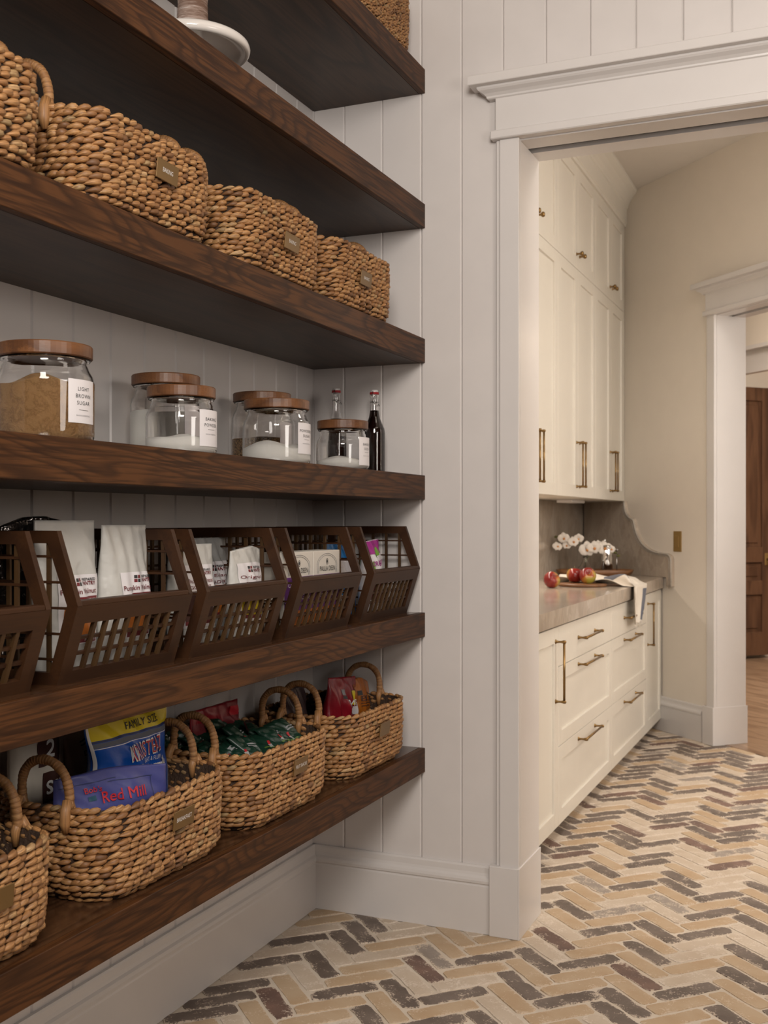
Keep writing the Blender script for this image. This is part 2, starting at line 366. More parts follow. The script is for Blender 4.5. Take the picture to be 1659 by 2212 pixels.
    def mesh(s, name, mats, fix=True):
        me = bpy.data.meshes.new(name); me.from_pydata(s.v, [], s.f)
        for m_ in (mats if isinstance(mats, (list, tuple)) else [mats]): me.materials.append(m_)
        me.polygons.foreach_set('material_index', s.m); me.polygons.foreach_set('use_smooth', s.sm)
        me.update()
        if fix:
            import bmesh
            bm = bmesh.new(); bm.from_mesh(me); bmesh.ops.recalc_face_normals(bm, faces=bm.faces)
            if len(bm.faces) < 20000 and all(e.is_manifold for e in bm.edges) and bm.calc_volume(signed=True) < 0: bmesh.ops.reverse_faces(bm, faces=bm.faces)
            bm.to_mesh(me); bm.free()
        return me
    def build(s, name, mats, parent=None, fix=True):
        o = bpy.data.objects.new(name, s.mesh(name, mats, fix)); C.objects.link(o)
        if parent is not None: o.parent = parent
        return o
def dens(prof, d=0.0028):
    out = [prof[0]]
    for (r0, z0), (r1, z1) in zip(prof[:-1], prof[1:]):
        L = math.hypot(r1-r0, z1-z0)
        if L > 3*d:
            for q in (d/L, 1-d/L): out.append((r0+(r1-r0)*q, z0+(z1-z0)*q))
        out.append((r1, z1))
    return out
def tag(o, label=None, cat=None, group=None, kind=None):
    if label: o['label'] = label
    if cat: o['category'] = cat
    if group: o['group'] = group
    if kind: o['kind'] = kind
    return o
def thing(name, label, cat, loc=(0, 0, 0), rz=0.0, group=None, kind=None):
    o = bpy.data.objects.new(name, None); o.empty_display_size = 0.05; C.objects.link(o)
    o.location = loc; o.rotation_euler = (0, 0, rz); tag(o, label, cat, group, kind); return o
def link(name, me, parent, loc=(0, 0, 0), rot=(0, 0, 0)):
    o = bpy.data.objects.new(name, me); C.objects.link(o); o.parent = parent; o.location = loc; o.rotation_euler = rot; return o
def copy_tree(o, parent=None):
    c = o.copy(); C.objects.link(c)
    if parent is not None: c.parent = parent
    for ch in list(o.children): copy_tree(ch, c)
    return c
def struct(name, mb, mats, parent=None, rz=0.0, label=None):
    o = mb.build(name, mats, parent)
    if parent is None: tag(o, label=label, kind='structure'); o.rotation_euler.z = rz
    return o
_TX = {}
def text_geo(s, bold=0.0, space=1.0, shear=0.0):
    key = (s, bold, space, shear)
    if key not in _TX:
        cu = bpy.data.curves.new('t', 'FONT'); cu.body = s; cu.size = 1.0; cu.align_x = 'CENTER'; cu.align_y = 'CENTER'
        cu.space_character = space; cu.shear = shear; cu.resolution_u = 3
        ob = bpy.data.objects.new('t', cu); C.objects.link(ob)
        dg = bpy.context.evaluated_depsgraph_get(); me = bpy.data.meshes.new_from_object(ob.evaluated_get(dg))
        import bmesh
        bm = bmesh.new(); bm.from_mesh(me); bmesh.ops.remove_doubles(bm, verts=bm.verts, dist=1e-5); bmesh.ops.triangulate(bm, faces=bm.faces); bm.to_mesh(me); bm.free()
        vs = np.array([v.co[:2] for v in me.vertices]); fs = [tuple(p.vertices) for p in me.polygons]
        C.objects.unlink(ob); bpy.data.objects.remove(ob); bpy.data.meshes.remove(me)
        vs = vs - (vs.max(0)+vs.min(0))/2
        _TX[key] = (vs, fs, vs.max(0)-vs.min(0))
    return _TX[key]
def put_text(mb, s, fn, cu, cv, width=None, height=None, bold=0.0, space=1.0, shear=0.0, rot=0.0, mi=0, wmax=None):
    """fn(a, b) -> 3D; a runs along the reading direction, b up, both metres"""
    vs, fs, dim = text_geo(s, 0.0, space, shear)
    if height is None: k = width/dim[0]; kx = ky = k
    elif width is None: k = height/dim[1]; kx = ky = k
    else: kx = width/dim[0]; ky = height/dim[1]
    c_, s_ = cos(rot), sin(rot)
    sh = [(0, 0)] + ([(q*bold, p*bold) for q, p in ((1, 0), (-1, 0), (0, 1), (0, -1), (.7, .7), (-.7, -.7), (.7, -.7), (-.7, .7))] if bold >= 0.008 else [])
    for dx, dy in sh:       # heavier strokes: the letters repeated a hair apart
        pts = [fn(cu + (x+dx)*kx*c_ - (y+dy)*ky*s_, cv + (x+dx)*kx*s_ + (y+dy)*ky*c_) for x, y in vs]
        mb.add(pts, fs, mi)
random.seed(7); rng = np.random.RandomState(5)

# ================================================================== SETTING
R2 = sqrt(2.0)
XW, YW, CEIL = -1.600, 3.185, 3.30
U0 = 5.645/R2                      # diagonal gallery wall, u = (X+Y)/sqrt2, t = (X-Y)/sqrt2
D45 = -pi/4
def tu(t, u): return ((t+u)/R2, (u-t)/R2)

mb = MB().box(-1.80, -1.612, -0.8, YW+0.21, 0, CEIL, 0); mb.box(-1.613, XW, -0.8, 0.5, 0, CEIL, 0)
wl = struct('wall_left', mb, paint)
def board(parent, x0, x1, y0, y1, z0, z1):
    return MB().box(x0, x1, y0, y1, z0, z1, 0, 0.0042).build('board', paint, parent)
PB = 0.1352
y = 3.070
board(wl, -1.613, XW, y+0.0003, YW, 0.16, CEIL)
while y > 0.5:
    board(wl, -1.613, XW, max(y-PB, 0.5)+0.0003, y-0.0003, 0.16, CEIL); y -= PB
MB().box(XW-0.003, XW+0.0035, YW-0.0035, YW+0.003, 0.16, CEIL).build('corner_bead', paint, wl)
DX0, DX1, DZ = -0.906, 0.60, 2.39
mb = MB().box(-1.612, DX0-0.02, YW+0.012, 3.395, 0, CEIL).box(DX1+0.02, 1.50, YW, 3.395, 0, CEIL).box(DX0-0.02, DX1+0.02, YW+0.012, 3.395, DZ+0.07, CEIL)
wb = struct('wall_back', mb, paint)
gx = [-1.490+0.1322*k for k in range(17)]
xs = [XW]+gx
for a, b_ in zip(xs[:-1], xs[1:]):
    z0 = 0.16 if b_ < -0.95 else 2.45
    if a > DX1: break
    board(wb, a+0.0003, b_-0.0003, YW, YW+0.013, z0, CEIL)
struct('wall_right', MB().box(1.35, 1.50, -0.8, YW, 0, CEIL), oak)
struct('wall_front', MB().box(-1.8, 1.5, -0.95, -0.8, 0, CEIL), oak)
struct('ceiling', MB().box(-6.5, 9.0, -0.95, 11.5, CEIL, CEIL+0.1), ceilp)
struct('wall_gallery_left', MB().box(-1.85, -1.65, 3.395, 7.50, 0, CEIL), wallg)
struct('wall_gallery_right', MB().prism([(1.50, 3.20), (2.4, 3.20), (2.4, 3.395), (1.50, 3.395)], 'z', 0, CEIL), wallg)
# diagonal wall with a cased opening
TO0, TO1 = -4.945, -3.2
mb = MB().box(-6.45, TO0-0.02, U0, U0+0.20, 0, CEIL).box(TO1+0.02, -0.3, U0, U0+0.20, 0, CEIL).box(TO0-0.02, TO1+0.02, U0, U0+0.20, DZ+0.07, CEIL)
struct('wall_gallery_diagonal', mb, wallg, rz=D45)
# hall beyond
mb = MB().box(-8.20, -8.05, U0+0.20, 10.2, 0, CEIL)
struct('wall_hall_left', mb, wallg, rz=D45)
mb = MB().box(-8.05, -5.4, 5.80, 5.95, DZ+0.02, CEIL).box(-5.4, -0.3, 5.80, 5.95, 0, CEIL)
wh = struct('wall_hall_back', mb, wallg, rz=D45)
struct('wall_hall_end', MB().box(-8.2, -4.0, 10.2, 10.35, 0, CEIL), wallg, rz=D45)
struct('wall_hall_right', MB().box(-0.3, -0.15, U0, 10.35, 0, CEIL), wallg, rz=D45)

# ---- baseboards
BP = [(0, 0), (0.0185, 0), (0.0185, 0.142), (0.0165, 0.146), (0.0165, 0.149), (0.0215, 0.152), (0.0225, 0.160), (0.0200, 0.168), (0.0150, 0.174), (0.0125, 0.182), (0.0120, 0.198), (0.0090, 0.203), (0, 0.203)]
struct('baseboard_left', MB().prism([(XW+p, z) for p, z in BP], 'y', -0.8, YW), trimp)
struct('baseboard_back', MB().prism([(YW-p, z) for p, z in BP], 'x', XW, -0.990), trimp)
struct('baseboard_gallery', MB().prism([(U0-p, z) for p, z in BP], 'x', -5.56, -5.055), trimp, rz=D45)

# ---- door trims (casing, plinth, header with cap)
def mitred_cap(mb, xl, xr, yw, prof, sgn=-1):
    """profile (p, z) run along x in front of wall plane yw with returned ends"""
    n = len(prof); vs = []
    for st in range(4):
        for p, z in prof:
            X = (xl-p) if st < 2 else (xr+p); Y = yw if st in (0, 3) else yw+sgn*p
            vs.append((X, Y, z))
    fs = []
    for st in range(3):
        for k in range(n):
            k2 = (k+1) % n; fs.append((st*n+k, st*n+k2, (st+1)*n+k2, (st+1)*n+k))
    fs += [tuple(range(n)), tuple(range(3*n, 4*n))[::-1]]
    mb.add(vs, fs)
def door_trim(name, x0, x1, yf, depth, zt, cas, rz, slot=None, plinth_ext=0.010):
    """x0..x1 clear opening, yf front wall plane, depth wall thickness"""
    root = MB().box(x0-0.02, x0, yf, yf+depth, 0, zt).box(x1, x1+0.02, yf, yf+depth, 0, zt).build(name, trimp)
    tag(root, kind='structure'); root.rotation_euler.z = rz
    s0, s1 = (yf+0.088, yf+0.130) if slot is None else slot
    mb = MB().box(x0-0.02, x1+0.02, yf, s0, zt, zt+0.07).box(x0-0.02, x1+0.02, s1, yf+depth, zt, zt+0.07)
    mb.build('head_jamb', trimp, root)
    MB().box(x0, x1, s0+0.0005, s0+0.016, zt+0.004, zt+0.069).build('slot_shade', slot_shade_mat, root)  # black strip standing in for the shade inside the slot
    for sx_, xa in ((-1, x0), (1, x1)):
        a, b_ = (xa-cas, xa) if sx_ < 0 else (xa, xa+cas)
        mb = MB().box(a, b_, yf-0.020, yf, 0.20, zt+0.004, 0, 0.002)
        o0, o1 = (a-0.012, a) if sx_ < 0 else (b_, b_+0.012)
        mb.box(o0, o1, yf-0.014, yf, 0.20, zt+0.004, 0, 0.002); mb.build('casing', trimp, root)
        p0, p1 = (a-0.030, b_+0.0) if sx_ < 0 else (a, b_+0.030)
        MB().box(p0, p1, yf-0.030, yf, 0, 0.212, 0, 0.002).build('plinth_block', trimp, root)
        q0, q1 = (xa-0.001, xa+0.004) if sx_ < 0 else (xa-0.004, xa+0.001)
        MB().box(q0, q1, yf-0.030, yf+depth+0.01, 0, 0.212, 0, 0.001).build('jamb_base', trimp, root)
    xl, xr = x0-cas-0.012, x1+cas+0.012
    MB().box(xl-0.014, xr+0.014, yf-0.034, yf, zt+0.004, zt+0.030, 0, 0.003).build('header_bead', trimp, root)
    MB().box(xl, xr, yf-0.022, yf, zt+0.030, zt+0.135, 0, 0.001).build('header_frieze', trimp, root)
    mb = MB(); mitred_cap(mb, xl, xr, yf, [(0, zt+0.128), (0.022, zt+0.128), (0.026, zt+0.131), (0.027, zt+0.136), (0.034, zt+0.143), (0.046, zt+0.150), (0.050, zt+0.155), (0.050, zt+0.161), (0, zt+0.161)])
    mb.build('header_crown', trimp, root)
    mb = MB(); mitred_cap(mb, xl, xr, yf, [(0, zt+0.161), (0.070, zt+0.161), (0.0715, zt+0.163), (0.0715, zt+0.187), (0.070, zt+0.189), (0, zt+0.189)])
    mb.build('header_cap', trimp, root)
    return root
door_trim('trim_1', DX0, DX1, YW, 0.210, DZ, 0.060, 0.0, (3.268, 3.312))
door_trim('trim_2', TO0, TO1, U0, 0.200, DZ, 0.060, D45, (U0+0.08, U0+0.122))
mb = MB(); mitred_cap(mb, -7.9, -5.5, 5.80, [(0, 2.56), (0.07, 2.56), (0.07, 2.59), (0, 2.59)])
mb.box(-7.9, -5.5, 5.775, 5.80, 2.41, 2.56).box(-7.92, -5.48, 5.765, 5.80, 2.385, 2.41)
struct('trim_3', mb, trimp, rz=D45)

# ---- floor: mortar bed + one object per brick
floor = struct('floor', MB().prism([(-1.65, -0.8), (1.50, -0.8), (1.50, 3.3), (2.35, 3.3), (2.35, 3.37), (-1.65, 7.37)], 'z', -0.06, -0.0022), mortar)
BL, BW, BG = .1965, .0626, .0085
OX, OY = -.725, 3.257
def brick_mesh(seed, mat):
    r = np.random.RandomState(seed); hl, hw = (BL-BG)/2, (BW-BG)/2
    pts = []; nL, nW = 5, 1
    rough = [0.0012, 0.0011, 0.0023, 0.0020, 0.0021][mat]
    cr = 0.006 + r.rand()*0.006
    def side(a, b_, n):
        return [(a[0]+(b_[0]-a[0])*k/n, a[1]+(b_[1]-a[1])*k/n) for k in range(n)]
    base = [(-hl+cr, -hw), (hl-cr, -hw)], [(hl, -hw+cr), (hl, hw-cr)], [(hl-cr, hw), (-hl+cr, hw)], [(-hl, hw-cr), (-hl, -hw+cr)]
    for (a, b_), n in zip(base, (nL, nW, nL, nW)):
        pts += side(a, b_, n) + [b_]
    P = [(x+r.normal()*rough, y_+r.normal()*rough) for x, y_ in pts]; n = len(P)
    vs = [(x*0.985, y_*0.965, 0.0+r.normal()*0.0002) for x, y_ in P]+[(x+0.0004*np.sign(x), y_+0.0004*np.sign(y_), -0.007) for x, y_ in P]
    vs += [(x*0.80, y_*0.45, 0.0004) for x, y_ in P]
    fs = [tuple(range(2*n, 3*n))]+[(i, n+i, n+(i+1) % n, (i+1) % n) for i in range(n)]+[(i, (i+1) % n, 2*n+(i+1) % n, 2*n+i) for i in range(n)]
    return vs, fs
NV = 7
bv = {(c, s): brick_mesh(100*c+s, c) for c in range(5) for s in range(NV)}
bme = {}
for (c, s), (vs, fs) in bv.items():
    bme[c, s] = MB().add(vs, fs).mesh('brick', brickm[c]); n_ = len(vs)//3
    bme[c, s].attributes.new('edge', 'FLOAT', 'POINT').data.foreach_set('value', np.array([1.0]*(2*n_)+[0.0]*n_, np.float32))
FIX = "20-11-0320-10-0310-10-0220-09-0310-09-0220-09-0120-08-0210-08-0120-07-0310-07-0220-07-0110-07+0010-06-0220-06+0020-05-0310-05-0110-05+0010-05+0110-04-0220-04-0110-04+0020-04+0110-03-0120-03+0010-02+0010-01+0020+00+0020+01-0110+01+0020+01+0140+02+0010+02+0120+03-0120+03+0110+04+0010+04+0120+05+0020+05+0120+06-0130+08-0120+08+0020+09-0120+09+0030+09+0110+10+0120+11-0120+11+0040+11+0110+12-0110+12+0110+13-0120+13+0120+14-0130+14+0020+15-0130+15+0120+16+0020+18-0130+19-0110+19+0040+19+0120+21-0120+21+0010+22+0020+23-0130+23+0140+24+0020+24+0120+25-0120+26+0010+27-0120+27+0130+28+0020+29-0120+31-0120+31+0010+32+0030+33-0110+34-0111-11-0331-10-0321-10-0211-09-0311-09-0221-09-0121-08-0221-07-0311-07-0121-07+0031-06-0221-06-0121-06+0021-06+0121-05-0341-05-0211-05-0111-05+0121-04-0311-04-0221-04-0131-04+0011-04+0121-03-0311-03-0211-03+0021-03+0131-02-0121-02+0011-01+0021-01+0111+00-0121+00+0021+01-0111+02-0121+02+0141+03+0011+03+0141+04-0111+04+0021+04+0121+05+0011+05+0121+06-0121+06+0021+06+0111+07-0131+09-0211+09-0121+10-0131+11+0031+12-0121+13-0221+13+0021+15-0131+16-0211+16+0011+17-0121+17+0021+18-0221+19-0131+19+0021+20-0211+20-0131+21+0021+22-0121+23-0221+25-0121+25+0041+27-0111+28-0121+28+0021+29+0021+31-0121+31+00"
fixed = {}
for i in range(0, len(FIX), 8):
    q = FIX[i:i+8]; fixed[int(q[1]), int(q[2:5]), int(q[5:8])] = int(q[0])
def proj(X, Y, Z):
    D = -X*sin(YAW)+Y*cos(YAW); return 829.5+2367*(X*cos(YAW)+Y*sin(YAW))/D, 1124.5-2367*(Z-CAM_H)/D, D
rb = random.Random(11); cand = []
for kd in (0, 1):
    for i in range(-75, 75):
        for k in range(-16, 16):
            if kd == 0: a, b_ = i*BW+k*BL+BL/2, i*BW-k*BL+BW/2
            else: a, b_ = i*BW+BL+k*BL+BW/2, (i+1)*BW-BL-k*BL+BL/2
            x, y = OX+(a-b_)/R2, OY+(a+b_)/R2
            pant = -1.60 < x < 1.35 and 0.9 < y < 3.30
            gal = -1.55 < x < 2.3 and 3.30 <= y and x+y < 5.645
            thr = (x+y >= 5.645 and x+y < 5.70 and TO0+0.02 < (x-y)/R2 < TO1)
            if not (pant or gal or thr): continue
            px, py, D = proj(x, y, 0)
            inview = -20 < px < 1680 and py < 2240
            if px < 915 and py < 2107.8+(px)*(-.592)+60: inview = False
            if y > 3.4 and x < -1.02: inview = False
            if px < 1118 and y > YW: inview = False
            if (kd, i, k) in fixed: c = fixed[kd, i, k]
            elif inview and D < 4.2: c = 0 if rb.random() < 0.75 else 1
            else:
                q = rb.random(); c = 0 if q < 0.40 else 1 if q < 0.66 else 2 if q < 0.90 else 3 if q < 0.95 else 4
            cand.append((D if inview else 99+D, kd, x, y, c, rb.randrange(NV)))
cand.sort()
rest = [MB() for _ in range(5)]
for j, (D, kd, x, y, c, s) in enumerate(cand):
    ang = pi/4 if kd == 0 else -pi/4
    if rb.random() < 0.5: ang += pi
    dz = rb.uniform(-0.0008, 0.0008)
    if j < 298 and D < 90: link('brick', bme[c, s], floor, (x, y, dz), (rb.gauss(0, 0.002), rb.gauss(0, 0.002), ang+rb.gauss(0, 0.006)))
    else:
        vs, fs = bv[c, s]; ca, sa = cos(ang), sin(ang)
        rest[c].add([(x+p[0]*ca-p[1]*sa, y+p[0]*sa+p[1]*ca, p[2]+dz) for p in vs], fs)
allr = MB()
for c in range(5): allr.add(rest[c].v, rest[c].f, c)
fb = tag(allr.build('farther_bricks', brickm, floor), kind='stuff')
ev = np.concatenate([np.tile(np.array([1.0]*32+[0.0]*16, np.float32), len(rest[c].v)//48) for c in range(5)])
fb.data.attributes.new('edge', 'FLOAT', 'POINT').data.foreach_set('value', ev)
# hall floor planks
hf = struct('floor_hall', MB().box(-8.2, -0.3, U0+0.06, 10.2, -0.06, -0.004), plankwood, rz=D45)
uu = U0+0.06; r_ = random.Random(3)
MB().box(-8.05, -0.4, uu, uu+0.05, -0.02, 0.002, 0, 0.002).build('threshold_plank', plankwood, hf); uu += 0.051
while uu < 9.6:
    tt = -8.05; 
    while tt < -3.0:
        L_ = r_.uniform(1.2, 2.4); MB().box(tt, tt+L_-0.002, uu, uu+0.125, -0.02, 0.0, 0, 0.001).build('plank', plankwood, hf); tt += L_
    uu += 0.1265

# ================================================================== FLOATING SHELVES
SF = -1.212
SZ = [2.652, 2.2334, 1.8147, 1.3902, 0.9644, 0.5440]
SL = ['dark oak floating shelf, topmost, holding only a jute basket', 'dark oak floating shelf under the white cake stand',
      'dark oak floating shelf carrying the row of closed BAKING baskets', 'dark oak floating shelf carrying the glass jars and two bottles',
      'dark oak floating shelf carrying the slanted lattice crates', 'dark oak floating shelf, lowest, carrying open snack baskets near the floor']
for z, lb in zip(SZ, SL):
    t = thing('floating_shelf', lb, 'shelf', (SF, 1.7, z), 0, 'dark oak floating shelves')
    x0, x1 = XW-SF+0.0005, -0.0195
    y0, y1 = 0.3-1.7, YW-1.7-0.0005
    MB().box(x0, x1, y0, y1, -0.012, 0).build('top_panel', oak_top, t)
    MB().box(x0, x1, y0, y1, -0.075, -0.0125).build('underside_panel', oak_under, t)
    MB().box(-0.019, 0, y0, y1, -0.075, 0.0, 0, 0.0012).build('front_fascia', oak, t)

# ================================================================== WOVEN BASKETS
def rr_path(hx, hy, r, n):
    """points, tangents around a rounded rectangle, evenly spaced"""
    segs = []; per = 0
    cs = [(hx-r, -hy+r, -pi/2), (hx-r, hy-r, 0), (-hx+r, hy-r, pi/2), (-hx+r, -hy+r, pi)]
    L = []
    for q, (cx, cy, a0) in enumerate(cs):
        L.append(('a', cx, cy, a0, r*pi/2)); nx = cs[(q+1) % 4]
        L.append(('l', q, None, None, 2*(hy-r) if q % 2 == 0 else 2*(hx-r)))
    tot = sum(s[4] for s in L); out = []
    for k in range(n):
        d = tot*k/n
        for s in L:
            if d <= s[4]: break
            d -= s[4]
        if s[0] == 'a':
            a = s[3]+d/r; out.append((s[1]+r*cos(a), s[2]+r*sin(a), -sin(a), cos(a)))
        else:
            q = s[1]; cx, cy, a0 = cs[q]; a1 = a0+pi/2
            out.append((cx+r*cos(a1)-sin(a1)*d, cy+r*sin(a1)+cos(a1)*d, -sin(a1), cos(a1)))
    return out, tot
def basket_weave_mesh(seed, hx=0.150, hy=0.215, h=0.178, rows=15, pitch=0.0212, rc=0.085, thick=1.0):
    r = np.random.RandomState(seed)
    S = 6; prof = [(-1.0, 0.08), (-0.6, 0.42), (-0.1, 0.80), (0.38, 1.04), (0.78, 0.82), (1.0, 0.15)]
    th = np.arange(S)*2*pi/S
    tv = []
    for sx_, rd in prof:
        for a in th: tv.append((sx_, rd*cos(a), rd*sin(a)))
    tv = np.array(tv); nr = len(prof)
    tf = []
    for j in range(nr-1):
        for k in range(S): tf.append((j*S+k, j*S+(k+1) % S, (j+1)*S+(k+1) % S, (j+1)*S+k))
    tf.append(tuple(range(S))[::-1]); tf.append(tuple(range((nr-1)*S, nr*S)))
    V = []; F = []; T = []; off = 0; FB = []
    dz = h/rows
    for row in range(rows):
        f = (row+0.5)/rows
        inset = 0.022*max(0, 1-f*5)**2 + 0.006*(1-f)
        bul = 0.003*sin(pi*f)
        n = int(round((4*(hx+hy)-2*(4-pi)*rc)/pitch)); ph = r.rand()
        pts, tot = rr_path(hx-inset+bul, hy-inset+bul, rc-inset*0.6, 4*n)
        for k in range(n):
            kk = int((k+ph)*4+r.choice([0, 0, 1, -1])) % (4*n); x, y, tx, ty = pts[kk]
            nx, ny = ty, -tx
            front = abs(nx)
            side = 1 if nx*1 > 0.5 else 0.6
            ang = 0.42*(1+0.18*r.normal())
            if r.rand() < 0.03: ang = 0.0
            Lh = pitch*(0.84+0.07*r.normal())
            wz = dz*(0.545+0.045*r.normal()); wn = 0.0070*thick*(1+0.12*r.normal())
            z = (row+0.5)*dz + r.normal()*0.0007
            # ends dive under the neighbour
            lx = tv[:, 0]*Lh; a_ = tv[:, 1]*wz; b_ = tv[:, 2]*wn
            dn = np.where(tv[:, 0] < 0, -0.0062, -0.0042)*tv[:, 0]**2
            ca, sa = cos(ang), sin(ang)
            along = lx*ca - a_*sa; up = lx*sa*0.62 + a_*ca
            o = r.normal()*0.0009+0.0012
            P = np.stack([x+tx*along+nx*(b_+dn+o), y+ty*along+ny*(b_+dn+o), z+up], 1)
            V.append(P); F += [tuple(i+off for i in q) for q in tf]; off += len(tv)
            tone = np.clip(0.52+0.2*r.normal(), 0, 1)
            if r.rand() < 0.07: tone = 0.08*r.rand()
            T.append(np.full(len(tv), tone)); FB.append(np.stack([tv[:, 1], tv[:, 0], np.full(len(tv), r.rand())], 1))
    V = np.concatenate(V); T = np.concatenate(T)
    me = bpy.data.meshes.new('weave'); me.from_pydata(V.tolist(), [], F); me.materials.append(weave)
    me.polygons.foreach_set('use_smooth', [True]*len(F))
    at = me.attributes.new('tone', 'FLOAT', 'POINT'); at.data.foreach_set('value', T.astype(np.float32))
    me.attributes.new('fibre', 'FLOAT_VECTOR', 'POINT').data.foreach_set('vector', np.concatenate(FB).astype(np.float32).ravel()); me.update()
    return me
def ring_tone(me, seed):
    r = np.random.RandomState(seed); at = me.attributes.new('tone', 'FLOAT', 'POINT')
    at.data.foreach_set('value', (0.45+0.12*r.randn(len(me.vertices))).astype(np.float32))
def basket_liner_mesh(hx=0.150, hy=0.215, h=0.178, rc=0.085):
    mb = MB(); n = 48
    def ring(ins, z): return [(p[0], p[1], z) for p in rr_path(hx-ins, hy-ins, rc-ins, n)[0]]
    rings = [ring(0.022, 0.0015), ring(0.008, 0.02), ring(0.002, 0.08), ring(0.001, h-0.004), ring(0.004, h-0.004), ring(0.006, 0.08), ring(0.012, 0.02), ring(0.024, 0.006)]
    vs = sum(rings, []); fs = [(j*n+k, j*n+(k+1) % n, (j+1)*n+(k+1) % n, (j+1)*n+k) for j in range(len(rings)-1) for k in range(n)]
    fs += [tuple(range(n))[::-1], tuple(range((len(rings)-1)*n, len(rings)*n))]
    mb.add(vs, fs, 0, True); return mb.mesh('inner_wall', liner)
def handle_mesh(seed, sgn, hy=0.215, h=0.178, lean=0.25):
    """wrapped arch standing on the short end at y = sgn*hy"""
    mb = MB(); N = 150; hw = 0.055; H = 0.088; pts = []; rad = []
    for i in range(N+1):
        q = i/N; a = pi*q
        x = -hw*cos(a)*(1.0+0.12*sin(a)); z = h-0.004+H*(sin(a)**0.72 if sin(a) > 0 else 0)
        y = sgn*(hy-0.008+(z-h)*lean)
        pts.append((x, y, z)); rad.append(0.0086*(1+0.13*(((i*0.2) % 1)) - 0.04*((i*0.043) % 1)))
    mb.tube(pts, rad, 10, twist=lambda i, q: 1+0.05*sin(2*q+i*0.21))
    for s in (-1, 1):      # strap loops binding the handle ends over the rim
        x = s*hw; mb.tube([(x, sgn*(hy-0.001), h+0.012), (x+0.003*s, sgn*(hy+0.0085), h-0.006), (x+0.003*s, sgn*(hy+0.010), h-0.026), (x+0.002*s, sgn*(hy+0.006), h-0.044)], [0.0095, 0.0100, 0.0105, 0.006], 8)
        mb.tube([(x, sgn*(hy-0.003), h+0.012), (x, sgn*(hy-0.014), h-0.008), (x, sgn*(hy-0.013), h-0.034)], [0.0095, 0.0085, 0.005], 8)
    me = mb.mesh('handle', weave, fix=False); at = me.attributes.new('tone', 'FLOAT', 'POINT')
    at.data.foreach_set('value', np.array([(0.10 if (i//10)*0.2 % 1 < 0.01 else 0.48+0.12*sin((i//10)*0.2//1*2.3)) if i < 10*(N+1) else 0.5 for i in range(len(me.vertices))], np.float32))
    me.attributes.new('fibre', 'FLOAT_VECTOR', 'POINT').data.foreach_set('vector', np.array([((i//10)*0.55, 0.2*(i % 10), 0.0) if i < 10*(N+1) else (0.5*(i % 8), 0.1*(i//8), 0.3) for i in range(len(me.vertices))], np.float32).ravel()); return me
WM = [basket_weave_mesh(s) for s in (1, 2, 3)]
LM = basket_liner_mesh()
HM = {(s, sg): handle_mesh(10+s, sg, lean=l) for s, l in ((0, 0.08), (1, -0.10)) for sg in (-1, 1)}
PLM = MB().box(-0.0012, 0.0012, -0.036, 0.036, -0.019, 0.019, 0, 0.0008).mesh('name_plate', plate_brass)
def plate_text_mesh(s, width):
    mb = MB(); put_text(mb, s, lambda a, b_: (0.0016, a, b_), 0, 0.001, width=width, height=0.0085, bold=0.002)
    return mb.mesh('lettering', ink_white, fix=False)
def basket(y, z, label, var, group, plate, tilt=0.0, handles=(0, 0), cat='basket', x=-1.378, rz=0.0, mesh=None, lin=None):
    t = thing('woven_basket', label, cat, (x, y, z), rz, group)
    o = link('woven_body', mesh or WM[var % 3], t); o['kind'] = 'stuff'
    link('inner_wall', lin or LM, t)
    for sg, hv in zip((-1, 1), handles):
        if hv is not None: link('handle', HM[hv, sg], t)
    if plate:
        p = link('name_plate', PLM, t, (0.1665, plate[1], plate[2]), (tilt, 0.10, 0)); p['label'] = 'small brass name plate'
        if plate[0]: link('lettering', plate_text_mesh(plate[0], plate[3]), p)
    return t
G3, G6 = 'woven baskets with BAKING plates', 'open woven snack baskets'
basket(1.262, SZ[2], 'woven basket cut off by the frame beside the first BAKING basket', 0, G3, None)
basket(1.785, SZ[2], 'woven basket with the most readable BAKING plate and an upright wrapped handle', 1, G3, ('BAKING', 0.0, 0.108, 0.034), -0.03)
basket(2.300, SZ[2], 'middle woven BAKING basket on the basket shelf, between the two others', 2, G3, ('BAKING', 0.0, 0.092, 0.034), -0.03)
basket(2.772, SZ[2], 'smallest looking woven BAKING basket, nearest the panelled end wall', 0, G3, ('BAKING', -0.04, 0.094, 0.034), 0.0)
basket(1.290, SZ[5], 'open woven basket cut off beside the BREAKFAST basket on the lowest shelf', 2, G6, ('', 0.036, 0.118, 0.03), 0.0, (0, 1))
basket(1.842, SZ[5], 'open woven basket with BREAKFAST plate holding blue and purple mix bags', 0, G6, ('BREAKFAST', 0.0, 0.118, 0.052), 0.02, (0, 1))
basket(2.345, SZ[5], 'open woven basket with FRUIT SNACKS plate full of dark green packets', 1, G6, ('FRUIT SNACKS', 0.0, 0.118, 0.056), 0.02, (0, 1))
basket(2.875, SZ[5], 'open woven basket with red and orange snack bags near the end wall', 2, G6, ('', -0.012, 0.116, 0.03), 0.02, (0, 0))
WJ = basket_weave_mesh(9, 0.150, 0.22, 0.20, 24, 0.0125, 0.09, 0.7)
LJ = basket_liner_mesh(0.150, 0.22, 0.20, 0.09)
basket(2.945, SZ[0], 'finely woven jute basket on the topmost shelf', 0, None, None, mesh=WJ, lin=LJ, handles=(None, None), x=-1.385)

